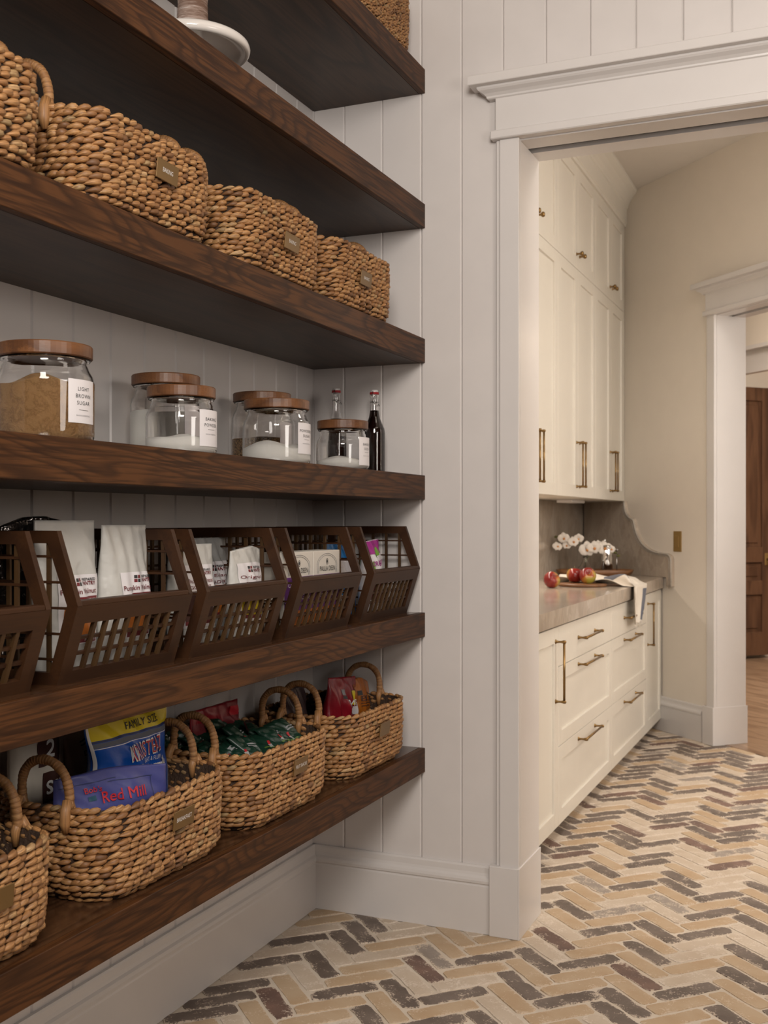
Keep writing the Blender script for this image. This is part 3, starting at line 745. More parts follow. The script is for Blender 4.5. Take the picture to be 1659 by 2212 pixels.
# ================================================================== POUCHES AND BAGS
class Pouch:
    def __init__(s, w, h, t, seed, top=0.55, waist=0.0, crumple=0.006, slump=0.0, topz=None, taper=0.0):
        s.taper = taper
        s.w, s.h, s.t = w, h, t; r = np.random.RandomState(seed)
        s.K = [(r.uniform(2, 9), r.uniform(2, 11), r.uniform(0, 6.3), r.uniform(0.3, 1)) for _ in range(7)]
        s.top, s.waist, s.cr, s.slump, s.topz = top, waist, crumple, slump, topz
    def surf(s, u, v, side=1, off=0.0):
        """u in -1..1, v in 0..1"""
        e = max(0.0, 1-u*u)**0.45; g = 1.0
        if v > s.top: g = max(0.0, 1-((v-s.top)/(1-s.top))**1.15)
        thick = s.t/2*(0.10+0.90*g)*e + 0.0012
        wr = 0.0
        for a, b_, p, q in s.K: wr += q*sin(a*u*1.6+b_*v*2.2+p+1.5*sin(b_*v+p*2))
        wr *= s.cr/3.2*(e*(0.35+0.65*min(1, g+0.3)))*(1 if v > 0.02 else v/0.02)
        wid = s.w/2*(1-s.taper*max(0.0, 1-v/0.6)-s.waist*math.exp(-((v-0.72)/0.16)**2) - 0.10*(1-g)*0.0)
        bow = s.slump*(v*v)
        x = side*(thick+off)+wr*(1 if side > 0 else 0.7) + bow
        z = v*s.h + (s.topz(u)*v**4 if s.topz else 0)
        return (x, u*wid, z)
    def mesh(s, name, mat, nu=36, nv=48):
        mb = MB(); 
        for side in (1, -1):
            vs = [s.surf(-1+2*i/nu, j/nv, side) for j in range(nv+1) for i in range(nu+1)]
            fs = [(j*(nu+1)+i, j*(nu+1)+i+1, (j+1)*(nu+1)+i+1, (j+1)*(nu+1)+i) for j in range(nv) for i in range(nu)]
            mb.add(vs, fs, 0, True)
        o = len(mb.v)//2; n1 = nu+1
        fs = [(i, i+1, o+i+1, o+i) for i in range(nu)]+[(nv*n1+i, nv*n1+i+1, o+nv*n1+i+1, o+nv*n1+i) for i in range(nu)]
        fs += [(j*n1, (j+1)*n1, o+(j+1)*n1, o+j*n1) for j in range(nv)]+[(j*n1+nu, (j+1)*n1+nu, o+(j+1)*n1+nu, o+j*n1+nu) for j in range(nv)]
        mb.f += fs; mb.m += [0]*len(fs); mb.sm += [False]*len(fs)
        return mb.mesh(name, mat)
    def fn(s, off): return lambda a, b_: s.surf(max(-0.999, min(0.999, a/(s.w/2))), max(0, min(1, b_/s.h)), 1, off)
    def patch(s, mb, a0, a1, b0, b1, off=0.0012, mi=0, n=0, m=0, shear=0.0):
        off = off+0.0005; n = max(2, int(abs(a1-a0)/0.0035)); m = max(1, int(abs(b1-b0)/0.0035))
        f = s.fn(off); vs = [f(a0+(a1-a0)*i/n, b0+(b1-b0)*j/m+shear*(a0+(a1-a0)*i/n)) for j in range(m+1) for i in range(n+1)]
        mb.add(vs, [(j*(n+1)+i, j*(n+1)+i+1, (j+1)*(n+1)+i+1, (j+1)*(n+1)+i) for j in range(m) for i in range(n)], mi, True)
def pouch_thing(name, label, P, mat, loc, rz=0.0, tilt=(0, 0), group=None, cat='bag'):
    o = bpy.data.objects.new(name, P.mesh(name, mat)); C.objects.link(o); o.location = loc
    o.rotation_euler = (tilt[0], tilt[1], rz); tag(o, label, cat, group); return o
def printed(parent, name, P, items, label=None):
    """items: list of ('rect', mat, a0,a1,b0,b1[,off]) or ('text', mat, str, a, b, w, h, kw)"""
    mb = MB(); mats = []
    for it in items:
        if it[1] not in mats: mats.append(it[1])
        mi = mats.index(it[1])
        if it[0] == 'rect': P.patch(mb, *it[2:6], off=it[6] if len(it) > 6 else 0.0010, mi=mi, shear=it[7] if len(it) > 7 else 0.0)
        else:
            kw = dict(it[7]) if len(it) > 7 else {}
            off = kw.pop('off', 0.0020)+0.0012; put_text(mb, it[2], P.fn(off), it[3], it[4], width=it[5], height=it[6], mi=mi, **kw)
    o = mb.build(name, mats, parent, fix=False)
    if label: o['label'] = label
    return o

# ---- slanted lattice crates
SX0, SXT, SXM, SXB = -0.31, -0.045, 0.0, -0.045       # local x of back, top front, middle front, bottom front
CH, CM = 0.268, 0.139
def crate_meshes(W):
    out = {}
    th = 0.012; fr = 0.022
    def prof_x(z): return SXB+(SXM-SXB)*z/CM if z < CM else SXM+(SXT-SXM)*(z-CM)/(CH-CM)
    outer = [(SX0, 0), (SXB, 0), (SXM, CM), (SXT, CH), (SX0, CH)]
    inner = [(SX0+fr, fr), (SXB-fr*0.7, fr), (SXM-fr*1.05, CM), (SXT-fr*0.9, CH-fr), (SX0+fr, CH-fr)]
    mb = MB(); n = 5
    for q in range(n):
        q2 = (q+1) % n; poly = [outer[q], outer[q2], inner[q2], inner[q]]; mb.prism(poly, 'y', 0, th)
    out['frame'] = mb.mesh('side_panel', walnut)
    sl = []
    for k in range(1, 6):
        x = SX0+fr+(SXM-fr-SX0-fr)*k/6
        lo, hi = fr-0.002, CH-fr+0.002
        if x > SXB-fr*0.8: 
            f = (x-(SXB-fr*0.8))/(SXM-SXB-fr*0.2+1e-6); lo = fr+f*(CM-fr)*0.8; hi = CH-fr-f*(CH-fr-CM)*0.8
        sl.append(('v', x, lo, hi))
    for k in range(1, 6):
        z = CH*k/6; sl.append(('h', z, SX0+fr-0.002, prof_x(z)-fr*0.8))
    out['side_slats'] = sl
    return out
def crate(y0, W, label, z=SZ[4], n_v=9):
    t = thing('lattice_crate', label, 'crate', (-1.214, y0, z), 0, 'slanted walnut lattice crates')
    M = crate_meshes(W); th = 0.012; fr = 0.022
    for yy in (0, W-th):
        sp = link('side_panel', M['frame'], t, (0, yy, 0))
        for kd, a, b0, b1 in M['side_slats']:
            mb = MB().box(a-0.004, a+0.004, 0.0035, 0.0085, b0, b1) if kd == 'v' else MB().box(b0, b1, 0.002, 0.0065, a-0.0022, a+0.0022)
            mb.build('slat', walnut_z if kd == 'v' else walnut, sp)
    # lower front panel leans out: work in a rotated frame
    L = math.hypot(SXM-SXB, CM); ang = atan2(SXM-SXB, CM)
    fp = MB().box(-0.012, 0, th, W-th, 0, 0.024).box(-0.012, 0, th, W-th, L-0.034, L-0.001).box(-0.012, 0, th, th+0.02, 0.024, L-0.034).box(-0.012, 0, W-th-0.02, W-th, 0.024, L-0.034).build('front_panel', walnut, t)
    fp.location = (SXB, 0, 0); fp.rotation_euler = (0, ang, 0)
    a, b_ = th+0.02, W-th-0.02
    for k in range(1, n_v): MB().box(-0.0085, -0.001, a+(b_-a)*k/n_v-0.0042, a+(b_-a)*k/n_v+0.0042, 0.023, L-0.033).build('slat', walnut_z, fp)
    for k in (1, 2): MB().box(-0.010, -0.0045, a-0.001, b_+0.001, 0.024+(L-0.058)*k/3-0.003, 0.024+(L-0.058)*k/3+0.003).build('slat', walnut, fp)
    MB().box(SXM-0.030, SXM-0.001, th, W-th, CM-0.002, CM+0.008, 0, 0.002).build('front_rail', walnut, t)
    bp = MB().box(SX0, SX0+0.012, th, W-th, 0, fr).box(SX0, SX0+0.012, th, W-th, CH-fr, CH).build('back_panel', walnut, t)
    for k in range(1, 10): MB().box(SX0+0.003, SX0+0.009, th+(W-2*th)*k/10-0.0045, th+(W-2*th)*k/10+0.0045, fr-0.002, CH-fr+0.002).build('slat', walnut_z, bp)
    for k in range(1, 6): MB().box(SX0+0.001, SX0+0.006, th, W-th, CH*k/6-0.0025, CH*k/6+0.0025).build('slat', walnut, bp)
    MB().box(SX0+0.012, SXB-0.010, th, W-th, 0.001, 0.009).build('bottom_panel', walnut, t)
    return t
crate(1.098, 0.355, 'walnut lattice crate cut off by the frame, seemingly empty')
crate(1.521, 0.357, 'walnut lattice crate holding two tall white pumpkin mix pouches')
crate(1.930, 0.355, 'walnut lattice crate holding three short white mix pouches')
crate(2.350, 0.362, 'walnut lattice crate holding two ivory cartons')
crate(2.793, 0.354, 'walnut lattice crate nearest the end wall with green and magenta pouch')

# pumpkin mixes
def pantry_logo(items, a, b_, w, h, wh=1.0):
    items += [('rect', ink_maroon, a, a+w*0.13, b_, b_+h*0.45, 0.0016), ('rect', ink, a, a+w*0.13, b_+h*0.55, b_+h, 0.0016), ('rect', ink_maroon, a+w*0.15, a+w*0.27, b_+h*0.55, b_+h, 0.0016), ('rect', ink, a+w*0.15, a+w*0.27, b_, b_+h*0.45, 0.0016)]
    items += [('text', ink, 'PREPARED', a+w*0.70, b_+h*0.78, w*0.60, h*0.34, dict(bold=0.02)), ('text', ink_maroon, 'PANTRY', a+w*0.70, b_+h*0.27, w*0.60, h*0.48, dict(bold=0.03))]
def mix_pouch(name, label, w, h, t, seed, loc, rz, tilt, lab, mat=whitepouch, **kw):
    P = Pouch(w, h, t, seed, top=0.5, crumple=0.0055, **kw); o = pouch_thing(name, label, P, mat, loc, rz, tilt)
    printed(o, 'printed_label', P, lab(P)); 
    return o
def lab_pumpkin(P):
    w = P.w; I = [('rect', labelp, -0.28*w, 0.42*w, 0.048, 0.176)]
    pantry_logo(I, -0.02*w, 0.156, 0.36*w, 0.014)
    I += [('text', ink_maroon, 'Pumpkin Walnut', 0.05*w, 0.144, 0.62*w, 0.012, dict(bold=0.01)),
          ('rect', ink_maroon, -0.10*w, 0.40*w, 0.122, 0.135, 0.0014), ('text', ink_white, 'GOURMET BREAD MIX', 0.14*w, 0.1285, 0.44*w, 0.0055, dict(off=0.0024)),
          ('rect', ink_orange, -0.20*w, 0.38*w, 0.062, 0.117, 0.0014), ('rect', ink_maroon, -0.20*w, 0.38*w, 0.050, 0.061, 0.0014),
          ('text', ink_white, 'NET WT', 0.22*w, 0.0555, 0.2*w, 0.0045, dict(off=0.0024))]
    return I
zc = SZ[4]+0.009
mix_pouch('mix_pouch', 'tall white mix pouch in front of the dark foil bag', 0.158, 0.277, 0.060, 21, (-1.345, 1.645, zc), -0.06, (0, 0.01), lab_pumpkin)
mix_pouch('mix_pouch', 'tall white mix pouch standing clear of the dark foil bag', 0.152, 0.268, 0.060, 33, (-1.325, 1.795, zc), 0.05, (0, 0.02), lab_pumpkin)
P = Pouch(0.21, 0.285, 0.05, 5, top=0.6, crumple=0.016, topz=lambda u: -0.02*u*u); pouch_thing('foil_bag', 'crumpled dark foil bag sticking up behind the white pumpkin pouches', P, foil, (-1.452, 1.700, zc))
P = Pouch(0.12, 0.20, 0.05, 15, top=0.6, crumple=0.008); pouch_thing('mix_pouch', 'grey pouch at the back of the pumpkin mix crate', P, greypouch, (-1.47, 1.80, zc))
def lab_generic(l1, l2, red, wid=0.8):
    def f(P):
        w = P.w; I = [('rect', labelp, -0.40*w, 0.42*w, 0.046, 0.180)]
        pantry_logo(I, -0.10*w, 0.158, 0.42*w, 0.014)
        I += [('text', ink_maroon, l1, 0.0, 0.146, 0.7*w, 0.0095, dict(bold=0.0)), ('text', ink_maroon, l2, 0.02*w, 0.132, 0.5*w, 0.007, dict(bold=0.01)),
              ('rect', red, -0.34*w, 0.36*w, 0.060, 0.124, 0.0014), ('rect', ink_maroon, -0.34*w, 0.36*w, 0.052, 0.060, 0.0014)]
        return I
    return f
mix_pouch('mix_pouch', 'short white pouch printed Whole Wheat, in front of a greyer pouch', 0.158, 0.225, 0.055, 41, (-1.325, 2.040, zc), -0.05, (0, 0), lab_generic('Whole Wheat', 'GOURMET', ink_brown))
mix_pouch('mix_pouch', 'greyer square topped pouch behind the Whole Wheat pouch', 0.155, 0.236, 0.05, 52, (-1.400, 2.230, zc), 0.0, (0, 0), lab_generic('New England', 'BREAD MIX', ink_orange), mat=greypouch)
mix_pouch('mix_pouch', 'short white pouch leaning with a slanted top, in the middle crate', 0.148, 0.215, 0.05, 63, (-1.290, 2.205, zc), 0.06, (-0.06, 0), lab_generic('Original', 'GOURMET', yellow), topz=lambda u: 0.012*u-0.012*max(0, u-0.4)*6*0.3)
# cartons
def carton(y0, y1, label):
    t = bpy.data.objects.new('carton', None); C.objects.link(t); t.location = (-1.268, (y0+y1)/2, zc)
    tag(t, label, 'box', 'ivory cartons'); hw = (y1-y0)/2; H = 0.198
    MB().box(-0.07, 0, -hw, hw, 0.0, H, 0, 0.0012).build('carton_body', boxcard, t)
    mb = MB().box(-0.002, 0.0007, -hw+0.001, hw-0.001, 0.052, 0.136, 0).box(-0.002, 0.0007, -hw+0.001, hw-0.001, 0.012, 0.052, 1).build('printed_wrap', [purpf, ink_orange], t)
    mb = MB(); fn = lambda a, b_: (0.0012, a, b_)
    put_text(mb, 'PAULA DEEN', fn, 0.002, 0.151, width=hw*1.15, height=0.0125, bold=0.0)
    put_text(mb, '®', fn, hw*0.68, 0.147, height=0.004, bold=0.0)
    mb.lathe([(0.0055, 0), (0.0066, 0)], 24, (0, 0, 0))
    o = len(mb.v)-48
    for i in range(o, len(mb.v)):
        x, y, z = mb.v[i]; mb.v[i] = (0.0012, x, 0.169+y*1.2)
    mb.add([(0.0012, 0.0035*cos(2*pi*k/16), 0.1693+0.0042*sin(2*pi*k/16)) for k in range(16)], [tuple(range(16))])
    mb.build('lettering', ink, t, fix=False)
    mb = MB()
    def arch(k_):
        p = []
        for i in range(33):
            a = pi*i/32; rr = hw*k_*(1+0.07*abs(sin(3*a))); p.append((0.0010, -rr*cos(a)*1.0, 0.150+0.038*k_/0.7*sin(a)**0.8))
        p = [(0.0010, p[0][1], 0.139)]+p+[(0.0010, p[-1][1], 0.139)]; return p
    for k_ in (0.66, 0.74): mb.tube(arch(k_), 0.00045, 4)
    mb.build('arched_ornament', ink_grey, t, fix=False)
    mb = MB(); put_text(mb, 'Ooey Gooey', fn, 0, 0.115, width=hw*1.5, height=0.016, shear=0.2); put_text(mb, 'Butter Cake', fn, 0, 0.085, width=hw*1.5, height=0.014)
    mb.build('cake_lettering', ink_white, t, fix=False)
carton(2.366, 2.522, 'ivory carton partly hidden behind the crate upright'); carton(2.525, 2.682, 'ivory carton fully visible above the crate rail')
P = Pouch(0.15, 0.165, 0.05, 71, top=0.6, crumple=0.01); pouch_thing('blue_bag', 'blue bag at the back of the carton crate', P, skyf, (-1.45, 2.60, zc))
P = Pouch(0.135, 0.218, 0.05, 81, top=0.6, crumple=0.007); o = pouch_thing('green_white_pouch', 'white pouch with magenta top and green leaf print in the last crate', P, labelp, (-1.312, 2.995, zc), 0.08, (0.05, 0))
printed(o, 'printed_artwork', P, [('rect', magf, -0.066, 0.066, 0.178, 0.217), ('rect', limef, -0.06, -0.02, 0.10, 0.165, 0.0007, 0.3), ('rect', limef, 0.0, 0.03, 0.165, 0.195, 0.0012, 0.3),
    ('rect', ink_maroon, -0.05, 0.05, 0.04, 0.09), ('text', magf, 'ORGANIC', 0.012, 0.150, 0.085, 0.014, dict(bold=0.02))])
P = Pouch(0.165, 0.205, 0.05, 91, top=0.6, crumple=0.010, topz=lambda u: -0.01*u); o = pouch_thing('blue_bag', 'bright blue bag leaning inside the last crate behind the magenta pouch', P, skyf, (-1.375, 2.905, zc), -0.1)
printed(o, 'printed_artwork', P, [('rect', labelp, -0.07, 0.07, 0.11, 0.16), ('rect', limef, 0.02, 0.07, 0.15, 0.18, 0.0012), ('rect', labelp, -0.05, -0.02, 0.04, 0.06)])

# ---- bags in the open baskets
zb = SZ[5]+0.007
P = Pouch(0.285, 0.292, 0.070, 101, taper=0.15, top=0.72, waist=0.16, crumple=0.007)
o = pouch_thing('pancake_mix_bag', 'glossy blue family size mix bag with yellow top band', P, blue, (-1.395, 1.908, zb), 0.0, (0, 0))
printed(o, 'printed_front', P, [('rect', yellow, -0.139, 0.139, 0.258, 0.290), ('rect', ink_blue, -0.139, 0.139, 0.2535, 0.2575, 0.0009), ('rect', slate, -0.139, 0.139, 0.243, 0.2525, 0.0009), ('rect', ink_white, -0.139, 0.139, 0.2405, 0.2420, 0.0010),
    ('text', ink, 'FAMILY SIZE', 0.03, 0.274, 0.118, 0.015, dict(bold=0.008, off=0.0020, space=1.1)),
    ('text', ink_white, 'KRUSTEAZ', 0.026, 0.220, 0.132, 0.031, dict(bold=0.032, off=0.0022, rot=0.05, space=1.16)), ('text', ink_red, 'KRUSTEAZ', 0.026, 0.220, 0.129, 0.028, dict(bold=0.0, off=0.0027, rot=0.05, space=1.16)),
    ('text', ink_white, 'LIGHT & FLUFFY', 0.045, 0.196, 0.072, 0.009, dict(off=0.0022)), ('text', ink_white, 'Buttermilk', 0.045, 0.178, 0.125, 0.028, dict(bold=0.02, off=0.0022, shear=0.25)), ('rect', ink_white, 0.1375, 0.1424, 0.10, 0.291, 0.0012), ('rect', ink_white, -0.1424, -0.1375, 0.10, 0.291, 0.0012)])
P = Pouch(0.262, 0.214, 0.050, 111, taper=0.35, top=0.70, crumple=0.007, topz=lambda u: -0.006*u+0.004*cos(3*u))
o = pouch_thing('oat_bag', 'purple blue bag with red lettering in front of the glossy blue bag', P, periw, (-1.322, 1.760, zb), -0.30, (0, 0))
printed(o, 'printed_front', P, [('rect', ink_blue, -0.125, 0.00, 0.1970, 0.1982), ('rect', ink_blue, -0.02, 0.09, 0.1920, 0.1932), ('rect', ink_blue, 0.085, 0.0865, 0.140, 0.192), ('text', ink_red, "Bob's", -0.055, 0.185, 0.036, 0.010, dict(bold=0.01)),
    ('text', ink_red, 'Red Mill', 0.012, 0.168, 0.100, 0.020, dict(bold=0.01)), ('rect', tealf, -0.068, -0.050, 0.166, 0.174)])
P = Pouch(0.145, 0.325, 0.05, 121, top=0.8, crumple=0.004)
o = pouch_thing('flour_bag', 'white paper bag with dark brown panel and large numeral 2', P, paperbag, (-1.515, 1.768, zb), -0.05)
printed(o, 'printed_front', P, [('rect', ink_brown, -0.022, 0.040, 0.205, 0.300), ('text', ink_white, '2', 0.008, 0.240, 0.022, 0.036, dict(bold=0.02)), ('rect', ink_brown, -0.010, 0.070, 0.13, 0.192), ('text', ink_white, 'SIM', 0.032, 0.160, 0.066, 0.026, dict(bold=0.03))])
P = Pouch(0.125, 0.262, 0.05, 131, top=0.75, crumple=0.006)
o = pouch_thing('flour_bag', 'beige bag reading EXCELLENT SOURCE OF FIBER behind the purple bag', P, paperbag, (-1.500, 1.925, zb), 0.0, (0.12, 0))
printed(o, 'printed_front', P, [('text', ink, 'EXCELLENT', 0.0, 0.215, 0.055, 0.010, dict(bold=0.02)), ('text', ink, 'SOURCE OF', 0.002, 0.201, 0.045, 0.009, dict(bold=0.02)), ('text', ink, 'FIBER', 0.004, 0.188, 0.03, 0.009, dict(bold=0.02)), ('rect', ink, -0.03, 0.02, 0.238, 0.241), ('rect', ink, -0.03, 0.02, 0.231, 0.234)])
P = Pouch(0.11, 0.25, 0.04, 141, top=0.75, crumple=0.006)
pouch_thing('cereal_bag', 'dark teal bag squeezed behind the glossy blue bag', P, tealf, (-1.470, 1.985, zb), 0.1)
# fruit snack packets
rg = random.Random(5)
k = 0
for iy in range(6):
    for ix in range(4):
        P = Pouch(0.082, 0.10, 0.022, 200+k, top=0.85, crumple=0.005)
        x = -1.500+ix*0.056+rg.uniform(-.008, .008); y_ = 2.205+iy*0.056+rg.uniform(-.008, .008)
        o = pouch_thing('snack_packet', 'small dark green fruit snack packet heaped in the FRUIT SNACKS basket', P, greenf, (x+0.045, y_, SZ[5]+0.126+0.012*rg.random()+0.006*(ix < 2)), rg.uniform(-.5, .5), (rg.uniform(-.25, .25), -1.05+rg.uniform(-.2, .2)), 'green fruit snack packets')
        printed(o, 'printed_front', P, [('rect', mossf, -0.030, 0.030, 0.020, 0.025), ('rect', rubber_red, -0.012, -0.006, 0.036, 0.048), ('rect', greypouch, -0.014, -0.004, 0.022, 0.036, 0.0012), ('rect', ink_grey, 0.006, 0.032, 0.062, 0.065), ('rect', ink_grey, 0.006, 0.032, 0.055, 0.058)])
        k += 1
P = Pouch(0.225, 0.228, 0.03, 151, top=0.8, crumple=0.008); o = pouch_thing('snack_bag', 'dark red berry bag standing at the back of the FRUIT SNACKS basket', P, redf, (-1.490, 2.405, zb))
printed(o, 'printed_front', P, [('rect', ink_maroon, -0.11, 0.11, 0.15, 0.195), ('rect', redf, -0.01, 0.02, 0.185, 0.205, 0.0012), ('rect', ink_red, 0.07, 0.10, 0.19, 0.215, 0.0012)])
P = Pouch(0.185, 0.240, 0.055, 161, top=0.66, crumple=0.012); o = pouch_thing('snack_bag', 'red snack bag leaning out of the basket nearest the end wall', P, redf, (-1.372, 2.895, zb), 0.0, (-0.10, 0.0))
printed(o, 'printed_front', P, [('rect', ink_grey, -0.035, -0.015, 0.190, 0.206), ('rect', ink, -0.035, -0.015, 0.180, 0.188), ('rect', yellow, 0.025, 0.05, 0.16, 0.20), ('rect', labelp, 0.03, 0.065, 0.13, 0.155), ('text', ink_white, 'OWS', 0.02, 0.165, 0.07, 0.018, dict(bold=0.02)), ('rect', orangef, 0.05, 0.078, 0.17, 0.215, 0.0012)])
P = Pouch(0.150, 0.222, 0.05, 171, top=0.62, crumple=0.010, topz=lambda u: -0.02*u*u); o = pouch_thing('snack_bag', 'orange snack bag leaning beside the red snack bag', P, orangef, (-1.375, 3.020, zb), 0.0, (-0.08, 0.0))
printed(o, 'printed_front', P, [('rect', ink, -0.03, -0.012, 0.172, 0.186), ('text', ink_brown, 'EEL', 0.01, 0.162, 0.06, 0.016, dict(bold=0.01)), ('rect', ink_brown, -0.02, 0.04, 0.138, 0.141), ('rect', ink_brown, -0.02, 0.04, 0.146, 0.149), ('rect', ink_brown, 0.03, 0.05, 0.175, 0.180)])
P = Pouch(0.12, 0.222, 0.045, 181, top=0.66, crumple=0.010); pouch_thing('snack_bag', 'dark brown snack bag beside the red snack bag', P, brownf, (-1.455, 2.785, zb), 0.0, (0.05, 0))

# ================================================================== GLASS JARS
zj = SZ[3]
def jar(x, y, R, H, fill, fmat, label, group, text=None, mound=0.01, seed=1, lidr=None, tone=0):
    t = thing('glass_jar', label, 'jar', (x, y, zj), 0, group)
    Hs = H-0.040; Rn = R*0.84; g = 0.0026
    out = [(0.0, 0.0), (R-0.012, 0.0), (R-0.004, 0.0035), (R-0.0008, 0.010), (R, 0.018), (R, Hs-0.028), (R-0.003, Hs-0.015), (R-0.009, Hs-0.005), (Rn+0.003, Hs+0.001), (Rn, Hs+0.006), (Rn, Hs+0.013), (Rn+0.004, Hs+0.020), (Rn+0.0065, H-0.027), (Rn+0.0065, H-0.0245)]
    inn = [(max(0, r-g), max(z, 0.0045) if z < 0.01 else z-(0.001 if z > Hs-0.02 else 0)) for r, z in out][::-1]
    inn[0] = (Rn+0.0035, H-0.0245)
    MB().lathe(dens(out)+dens(inn), 64).build('glass_body', glass, t)
    lr = lidr or R*0.965
    mb = MB().lathe([(0, H-0.024), (lr-0.002, H-0.024), (lr, H-0.022), (lr, H-0.002), (lr-0.0015, H), (0, H)], 56, smooth=False)
    for i in range(len(mb.sm)): mb.sm[i] = False
    lid = mb.build('wooden_lid', teak, t); lid.rotation_euler.z = seed*1.3
    if fill:
        r = np.random.RandomState(seed); K = [(r.uniform(20, 60), r.uniform(20, 60), r.uniform(0, 6)) for _ in range(6)]
        mb = MB(); n = 44; nr = 14; Rc = R-g*0.55
        def top(q, a):
            xx, yy = q*Rc*cos(a), q*Rc*sin(a)
            return fill + mound*(1-q*q) + mound*0.22*sum(sin(k1*xx+k2*yy+p) for k1, k2, p in K)/2*(1 if fmat is not bsugar else 1.6)
        vs = [(0, 0, top(0, 0))]
        for j in range(1, nr+1):
            for k in range(n): vs.append((j/nr*Rc*cos(2*pi*k/n), j/nr*Rc*sin(2*pi*k/n), top(j/nr, 2*pi*k/n)))
        fs = [(0, 1+k, 1+(k+1) % n) for k in range(n)]+[(1+(j-1)*n+k, 1+j*n+k, 1+j*n+(k+1) % n, 1+(j-1)*n+(k+1) % n) for j in range(1, nr) for k in range(n)]
        b0 = len(vs)
        for rr, zz in ((Rc, 0.016), (Rc-0.008, 0.0035)):
            for k in range(n): vs.append((rr*cos(2*pi*k/n), rr*sin(2*pi*k/n), zz))
        fs += [(1+(nr-1)*n+k, b0+k, b0+(k+1) % n, 1+(nr-1)*n+(k+1) % n) for k in range(n)]+[(b0+k, b0+n+k, b0+n+(k+1) % n, b0+(k+1) % n) for k in range(n)]+[tuple(range(b0+n, b0+2*n))]
        mb.add(vs, fs, 0, True); o = mb.build('contents', fmat, t); o['kind'] = 'stuff'
    if text is not None:
        half = 0.0345; cz = Hs*0.53; hh = 0.039; rr = R+0.0005
        fn = lambda off: (lambda a, b_: ((rr+off)*cos(a/rr-0.02), (rr+off)*sin(a/rr-0.02), cz+b_))
        mb = MB(); f0 = fn(0); n = 16
        vs = [f0(-half+2*half*i/n, s*hh) for i in range(n+1) for s in (-1, 1)]; mb.add(vs, [(2*i, 2*i+2, 2*i+3, 2*i+1) for i in range(n)], 0, True)
        lb = mb.build('paper_label', labelp, t, fix=False)
        if text:
            mb = MB(); nl = len(text)
            for q, s in enumerate(text): put_text(mb, s, fn(0.0005), 0, 0.022-0.0125*q+(0.0 if nl == 3 else -0.003), height=0.0068, bold=0.004, space=1.15)
            f1 = fn(0.0005); zl = 0.022-0.0125*nl
            vs = [f1(-0.012+0.024*i/4, zl+s*0.0003) for i in range(5) for s in (-1, 1)]; mb.add(vs, [(2*i, 2*i+2, 2*i+3, 2*i+1) for i in range(4)])
            mb.build('lettering', ink, lb, fix=False)
            mb = MB(); put_text(mb, 'BAKING ESSENTIALS', fn(0.0005), 0, zl-0.010, width=0.036, space=1.1); mb.build('small_lettering', ink_grey, lb, fix=False)
    return t
GJ = 'glass jars with wooden lids'
jar(-1.352, 1.602, 0.0875, 0.178, 0.108, bsugar, 'glass jar of light brown sugar with wooden lid', GJ, ['LIGHT', 'BROWN', 'SUGAR'], 0.012, 2)
jar(-1.470, 2.160, 0.082, 0.197, 0.112, powder, 'tall glass jar behind the baking powder jar', GJ, [], 0.004, 3)
jar(-1.335, 2.020, 0.0765, 0.148, 0.036, powder, 'glass jar labelled BAKING POWDER with a shallow white layer', GJ, ['BAKING', 'POWDER'], 0.008, 4)
jar(-1.475, 2.625, 0.082, 0.205, 0.080, grain, 'tall glass jar of grain behind the powdered sugar jar', GJ, [], 0.008, 5)
jar(-1.350, 2.478, 0.0870, 0.166, 0.044, powder, 'glass jar labelled POWDERED SUGAR', GJ, ['POWDERED', 'SUGAR'], 0.018, 6)
jar(-1.312, 2.795, 0.0745, 0.139, 0.030, powder, 'smallest glass jar, labelled BAKING SODA, in front of the bottles', GJ, ['BAKING', 'SODA'], 0.008, 7)
def bottle(x, y, H, fill, label):
    t = thing('swing_top_bottle', label, 'bottle', (x, y, zj), 0, 'dark syrup bottles')
    R = 0.033
    out = [(0, 0), (R-0.006, 0), (R-0.001, 0.003), (R, 0.008), (R, 0.130), (R-0.002, 0.143), (R-0.009, 0.158), (0.0165, 0.178), (0.0130, 0.200), (0.0115, H-0.040), (0.0115, H-0.026), (0.0135, H-0.022), (0.0135, H-0.016), (0.0120, H-0.014)]
    g = 0.0018; inn = [(max(0, r-g), max(z, 0.003)) for r, z in out][::-1]
    MB().lathe(dens(out)+dens(inn), 40).build('glass_body', glass, t)
    lq = [(0, 0.0020)]+[(max(0, r-g*0.5), max(z, 0.0020)) for r, z in out[1:] if z < fill]
    rf = np.interp(fill, [z for r, z in out[4:]], [r for r, z in out[4:]])-g*0.5
    MB().lathe(dens(lq+[(rf, fill), (0, fill)]), 40).build('syrup', syrup, t)
    MB().lathe([(0, H-0.018), (0.0105, H-0.018), (0.0115, H-0.008), (0.0120, H-0.004), (0.010, H), (0, H)], 20).build('porcelain_stopper', porcelain, t)
    MB().lathe([(0.0100, H-0.0145), (0.0142, H-0.0145), (0.0142, H-0.0075), (0.0100, H-0.0075)], 20).build('rubber_seal', rubber_red, t)
    mb = MB()
    for s in (-1, 1):
        mb.tube([(0, s*0.0125, H-0.006), (0.002, s*0.016, H-0.012), (0.004, s*0.0165, H-0.026), (0.0, s*0.0150, H-0.036), (-0.004, s*0.0145, H-0.040)], 0.0011, 6)
        mb.tube([(0.0, s*0.0150, H-0.036), (0.012, s*0.014, H-0.048), (0.016, s*0.006, H-0.050), (0.016, 0, H-0.050)], 0.0011, 6)
    mb.tube([(0.0128*cos(a), 0.0128*sin(a), H-0.038) for a in np.linspace(0, 2*pi, 17)], 0.0011, 6, caps=False)
    mb.build('wire_bail', steel_wire, t)
bottle(-1.470, 3.085, 0.272, 0.176, 'dark syrup bottle with red seal behind the baking soda jar')
